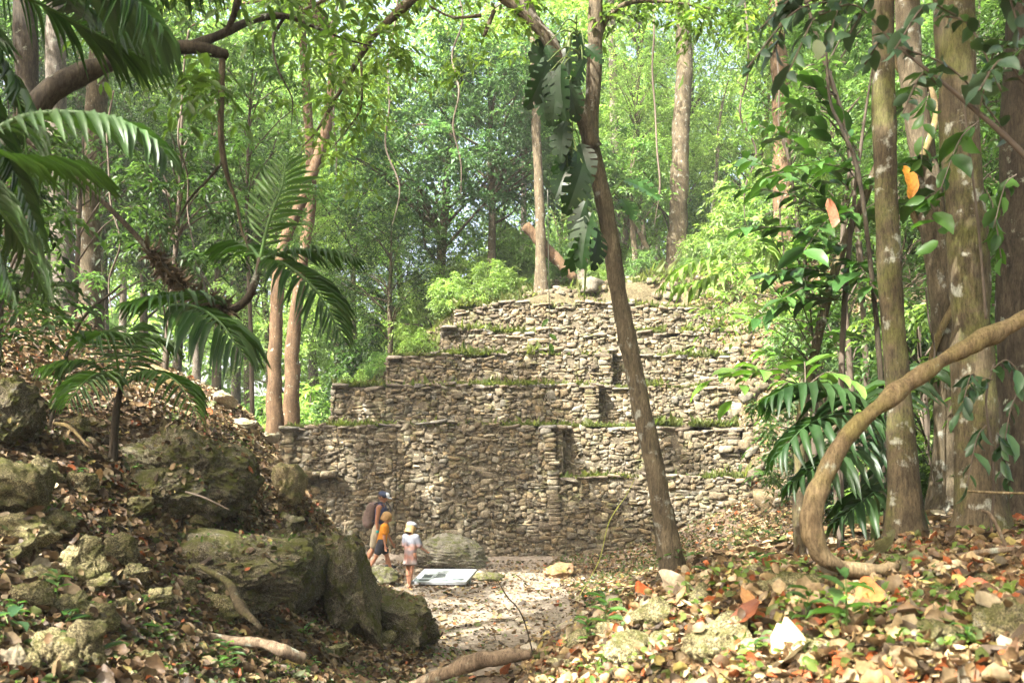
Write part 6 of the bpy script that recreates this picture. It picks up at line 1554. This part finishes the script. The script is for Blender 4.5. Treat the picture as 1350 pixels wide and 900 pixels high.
mb = MB(); ellipsoid(mb, J['hd'](-.04, 0, .52), J['hr'] * 1.08, J['hr'] * .94, J['hr'] * .66, J['R']); capo = fuse(mb, 'cap', flat_mat('navy_cap', (.03, .04, .075), .8, .15), t, .01, 1)
mb = MB(); ellipsoid(mb, J['hd'](.55, 0, .66), J['hr'] * .56, J['hr'] * .66, J['hr'] * .50, J['R']); mb.build('cap_front', flat_mat('white_cap', (.7, .72, .74), .8, .1), capo)
mb = MB(); ellipsoid(mb, J['hd'](1.15, 0, .36), J['hr'] * .62, J['hr'] * .66, J['hr'] * .09, J['R']); mb.build('cap_peak', flat_mat('grey_peak', (.35, .38, .42), .8, .1), capo)
mb = MB(); bc = J['chest'] + up * .0 * H - np.array([.135 * H, 0, 0])
capsule(mb, bc - up * .12 * H + np.array([0, .05 * H, 0]), .075 * H, bc + up * .08 * H + np.array([.02 * H, .05 * H, 0]), .065 * H); capsule(mb, bc - up * .12 * H - np.array([0, .05 * H, 0]), .075 * H, bc + up * .08 * H - np.array([-.02 * H, .05 * H, 0]), .065 * H); capsule(mb, bc - up * .10 * H - np.array([.05 * H, 0, 0]), .05 * H, bc - up * .0 * H - np.array([.04 * H, 0, 0]), .045 * H)
bpk = fuse(mb, 'backpack', flat_mat('brown_canvas', (.13, .09, .075), .85, .3), t, .014, 3)
for s in (1, -1):
    mb = MB(); yv = np.array([0, s * .075 * H, 0]); Vt, ft = tube([bc + up * .08 * H + yv, J['chest'] + up * .145 * H + yv, J['chest'] + up * .07 * H + yv + np.array([.095 * H, 0, 0]), J['chest'] - up * .06 * H + yv + np.array([.085 * H, 0, 0]), bc - up * .1 * H + yv * 1.3], [.016] * 5, 8, 30); mb.add(Vt, ft); mb.build('strap', flat_mat('strap_cloth', (.05, .05, .06), .8, .1), bpk)
sh_, el_, wr_ = J['arm'][1]
mb = MB(); capsule(mb, wr_ - unit(wr_ - el_) * .05, .034, wr_ - unit(wr_ - el_) * .02, .032, 12); mb.build('wristband', flat_mat('teal_band', (.03, .35, .32), .6, .1), t)

# the boy, nearer, in an orange shirt
Yb = hitY(502, 752, 20.4) - .25
t, bm_, J = person('boy with shaggy blond hair in an orange shirt and black shorts striding beside the man', hits(503, 750, Yb), math.radians(10), 1.36, ((22, 6), (-22, 10)), ((20, 8), (-6, 14)), 12, 10, -18, True)
fuse(bm_, 'body', skin_fair, t, .008, 3); eyes(t, J); H = J['H']; up = J['up']
mb = MB(); capsule(mb, J['pel'] + up * .0 * H, .085 * H, J['pel'] + up * .10 * H, .076 * H)
for s in (1, -1):
    capsule(mb, J['pel'] + up * .06 * H + np.array([0, s * .025 * H, 0]), .072 * H, J['chest'] + up * .05 * H + np.array([0, s * .05 * H, 0]), .070 * H)
    sh_, el_, wr_ = J['arm'][0 if s == 1 else 1]; capsule(mb, J['chest'] + up * .085 * H + np.array([0, s * .04 * H, 0]), .046 * H, sh_, .047 * H); capsule(mb, sh_, .047 * H, sh_ + (el_ - sh_) * .55, .046 * H)
fuse(mb, 'shirt', flat_mat('orange_cloth', (.55, .21, .015), .85, .15), t, .012, 3)
mb = MB()
for (h, k, a) in J['leg']: capsule(mb, h, .075 * H, h + (k - h) * .62, .066 * H)
capsule(mb, J['pel'] + np.array([0, J['hw'] * .6, 0]), .076 * H, J['pel'] - np.array([0, J['hw'] * .6, 0]), .076 * H)
fuse(mb, 'shorts', flat_mat('black_cloth', (.025, .025, .03), .85, .15), t, .012, 3)
mb = MB(); ellipsoid(mb, J['hd'](-.18, 0, .25), J['hr'] * 1.08, J['hr'] * 1.0, J['hr'] * .95, J['R'])
rh = np.random.default_rng(9)
for k in range(46):
    a = rh.uniform(.55, 2 * math.pi - .55); capsule(mb, J['hd'](math.cos(a) * .72 - .15, math.sin(a) * .8, .35), J['hr'] * .2, J['hd'](math.cos(a) * 1.0 - .2 + rh.normal(0, .08), math.sin(a) * 1.05, -.55 + rh.normal(0, .22)), J['hr'] * .12, 7)
fuse(mb, 'hair', hair_mat, t, .011, 2)
shoes(t, J, flat_mat('pale_shoe', (.6, .57, .52), .7, .1))

# the girl, nearest, seen from behind
Yg = hitY(541, 773, 17.8)
t, bm_, J = person('girl with pale cap in a loose grey and pink shirt dress beside the board', hits(541, 772, Yg), math.radians(62), 1.24, ((4, 2), (-10, 6)), ((14, 40, 12), (18, 45, 12)), 3, 12, -30, True)
fuse(bm_, 'body', skin_fair, t, .008, 3); eyes(t, J); H = J['H']; up = J['up']
def grad_mat():
    m, nt = new_mat('tie_dyed_cloth')
    tc = nd(nt, 'ShaderNodeTexCoord'); sx = nd(nt, 'ShaderNodeSeparateXYZ'); nt.links.new(tc.outputs['Object'], sx.inputs[0])
    n = noise(nt, tc.outputs['Object'], 9, 4); ad = nd(nt, 'ShaderNodeMath', operation='MULTIPLY_ADD'); ad.inputs[1].default_value = .22; nt.links.new(n.outputs[0], ad.inputs[0]); nt.links.new(sx.outputs[2], ad.inputs[2])
    mr = nd(nt, 'ShaderNodeMapRange'); mr.inputs[1].default_value = .58; mr.inputs[2].default_value = 1.12; nt.links.new(ad.outputs[0], mr.inputs[0])
    c = ramp(nt, mr.outputs[0], [(0, (.24, .20, .19)), (.2, (.27, .13, .095)), (.42, (.19, .16, .16)), (.55, (.26, .135, .10)), (.74, (.12, .125, .145)), (.95, (.15, .155, .175))]).outputs[0]
    p = principled(nt, c, .85, bump(nt, n.outputs[0], .3, .02), .2); out(nt, p.outputs[0]); return m
mb = MB()
Vt, ft = tube([J['chest'], J['pel'] + up * .06 * H, J['pel'] - up * .06 * H, J['pel'] - up * .165 * H], [.068 * H, .082 * H, .098 * H, .118 * H], 26, 24, .10, 9)
Vt[-1] -= np.array([0, 0, -.02]); Vt[:, 1] *= 1.1; mb.add(Vt, ft)
for s in (1, -1):
    capsule(mb, J['pel'] + up * .04 * H + np.array([0, s * .03 * H, 0]), .076 * H, J['chest'] + up * .05 * H + np.array([0, s * .05 * H, 0]), .070 * H)
    sh_, el_, wr_ = J['arm'][0 if s == 1 else 1]; capsule(mb, J['chest'] + up * .085 * H + np.array([0, s * .04 * H, 0]), .045 * H, sh_, .05 * H); capsule(mb, sh_, .05 * H, sh_ + (el_ - sh_) * .8, .052 * H)
fuse(mb, 'shirt_dress', grad_mat(), t, .012, 3)
mb = MB(); ellipsoid(mb, J['hd'](-.15, 0, .22), J['hr'] * 1.06, J['hr'] * .98, J['hr'] * .9, J['R'])
for k in range(46):
    a = rh.uniform(.7, 2 * math.pi - .7); capsule(mb, J['hd'](math.cos(a) * .75 - .1, math.sin(a) * .8, .3), J['hr'] * .2, J['hd'](math.cos(a) * .95 - .15, math.sin(a) * .98, -1.05 + rh.normal(0, .15)), J['hr'] * .12, 7)
fuse(mb, 'hair', hair_fair, t, .011, 2)
mb = MB(); ellipsoid(mb, J['hd'](-.05, 0, .58), J['hr'] * 1.12, J['hr'] * 1.04, J['hr'] * .62, J['R']); cp_ = fuse(mb, 'cap', flat_mat('pale_cap', (.22, .22, .23), .85, .2, 30), t, .01, 1)
mb = MB(); ellipsoid(mb, J['hd'](1.1, 0, .40), J['hr'] * .6, J['hr'] * .66, J['hr'] * .09, J['R']); mb.build('cap_peak', flat_mat('pale_peak', (.3, .29, .28), .85, .1), cp_)
shoes(t, J, flat_mat('tan_sandal', (.34, .18, .11), .7, .1), .9)
# ------------------------------------------------------------------ light, sky and camera
W = bpy.data.worlds.new('World'); S.world = W; W.use_nodes = True
nt = W.node_tree; nt.nodes.clear()
sky = nt.nodes.new('ShaderNodeTexSky'); sky.sky_type = 'NISHITA'; sky.sun_disc = False
el = math.asin(SUN[2]); az = math.atan2(SUN[0], SUN[1])
sky.sun_elevation = el; sky.sun_rotation = az; sky.air_density = .8; sky.dust_density = 10.0; sky.ozone_density = .3
bg = nt.nodes.new('ShaderNodeBackground'); bg.inputs[1].default_value = .15
wo = nt.nodes.new('ShaderNodeOutputWorld')
nt.links.new(sky.outputs[0], bg.inputs[0]); nt.links.new(bg.outputs[0], wo.inputs[0])
ld = bpy.data.lights.new('sun', 'SUN'); ld.energy = 4.6; ld.angle = math.radians(.53); ld.color = (1.0, .965, .90)
lo_ = bpy.data.objects.new('sun', ld); C.objects.link(lo_); lo_.location = tuple(SUN * 60)
lo_.rotation_euler = Vector(tuple(-SUN)).to_track_quat('-Z', 'Y').to_euler()
cd = bpy.data.cameras.new('camera'); cam = bpy.data.objects.new('camera', cd); C.objects.link(cam)
cam.location = (0, 0, CAMZ); cam.rotation_euler = (math.radians(90), 0, 0)
cd.sensor_fit = 'HORIZONTAL'; cd.sensor_width = 36.0; cd.lens = 36.0 * F / 1350.0
cd.shift_y = (HZ - 450.0) / 1350.0; cd.clip_start = .05; cd.clip_end = 1000
cd.dof.use_dof = True; cd.dof.focus_distance = 19.0; cd.dof.aperture_fstop = 4.5
S.camera = cam
S.render.engine = 'CYCLES'
S.cycles.max_bounces = 7; S.cycles.diffuse_bounces = 5; S.cycles.glossy_bounces = 2; S.cycles.transmission_bounces = 3; S.cycles.transparent_max_bounces = 4
S.cycles.caustics_reflective = False; S.cycles.caustics_refractive = False
S.cycles.use_denoising = True; S.cycles.sample_clamp_indirect = 8
S.view_settings.view_transform = 'Standard'; S.view_settings.look = 'None'; S.view_settings.gamma = 1.0; S.view_settings.use_curve_mapping = False
S.view_settings.exposure = 2.5


def box_geo(a, b):
    V = np.array([[x, y, z] for x in (a[0], b[0]) for y in (a[1], b[1]) for z in (a[2], b[2])], float)
    return V, np.array([[0, 1, 3, 2], [4, 6, 7, 5], [0, 4, 5, 1], [2, 3, 7, 6], [0, 2, 6, 4], [1, 5, 7, 3]])
m = bpy.data.materials.new('haze_air'); m.use_nodes = True; nt = m.node_tree; nt.nodes.clear()
v = nt.nodes.new('ShaderNodeVolumePrincipled'); v.inputs['Color'].default_value = (.93, .96, .94, 1); v.inputs['Density'].default_value = .0009; v.inputs['Anisotropy'].default_value = .1
o = nt.nodes.new('ShaderNodeOutputMaterial'); nt.links.new(v.outputs[0], o.inputs['Volume'])
hb_ = obj('haze', make_mesh('haze', *box_geo((-310, -310, -3), (310, 410, 45)), m, smooth=False))
tag(hb_, 'thin bright humid air between the trees', 'haze', kind='stuff')
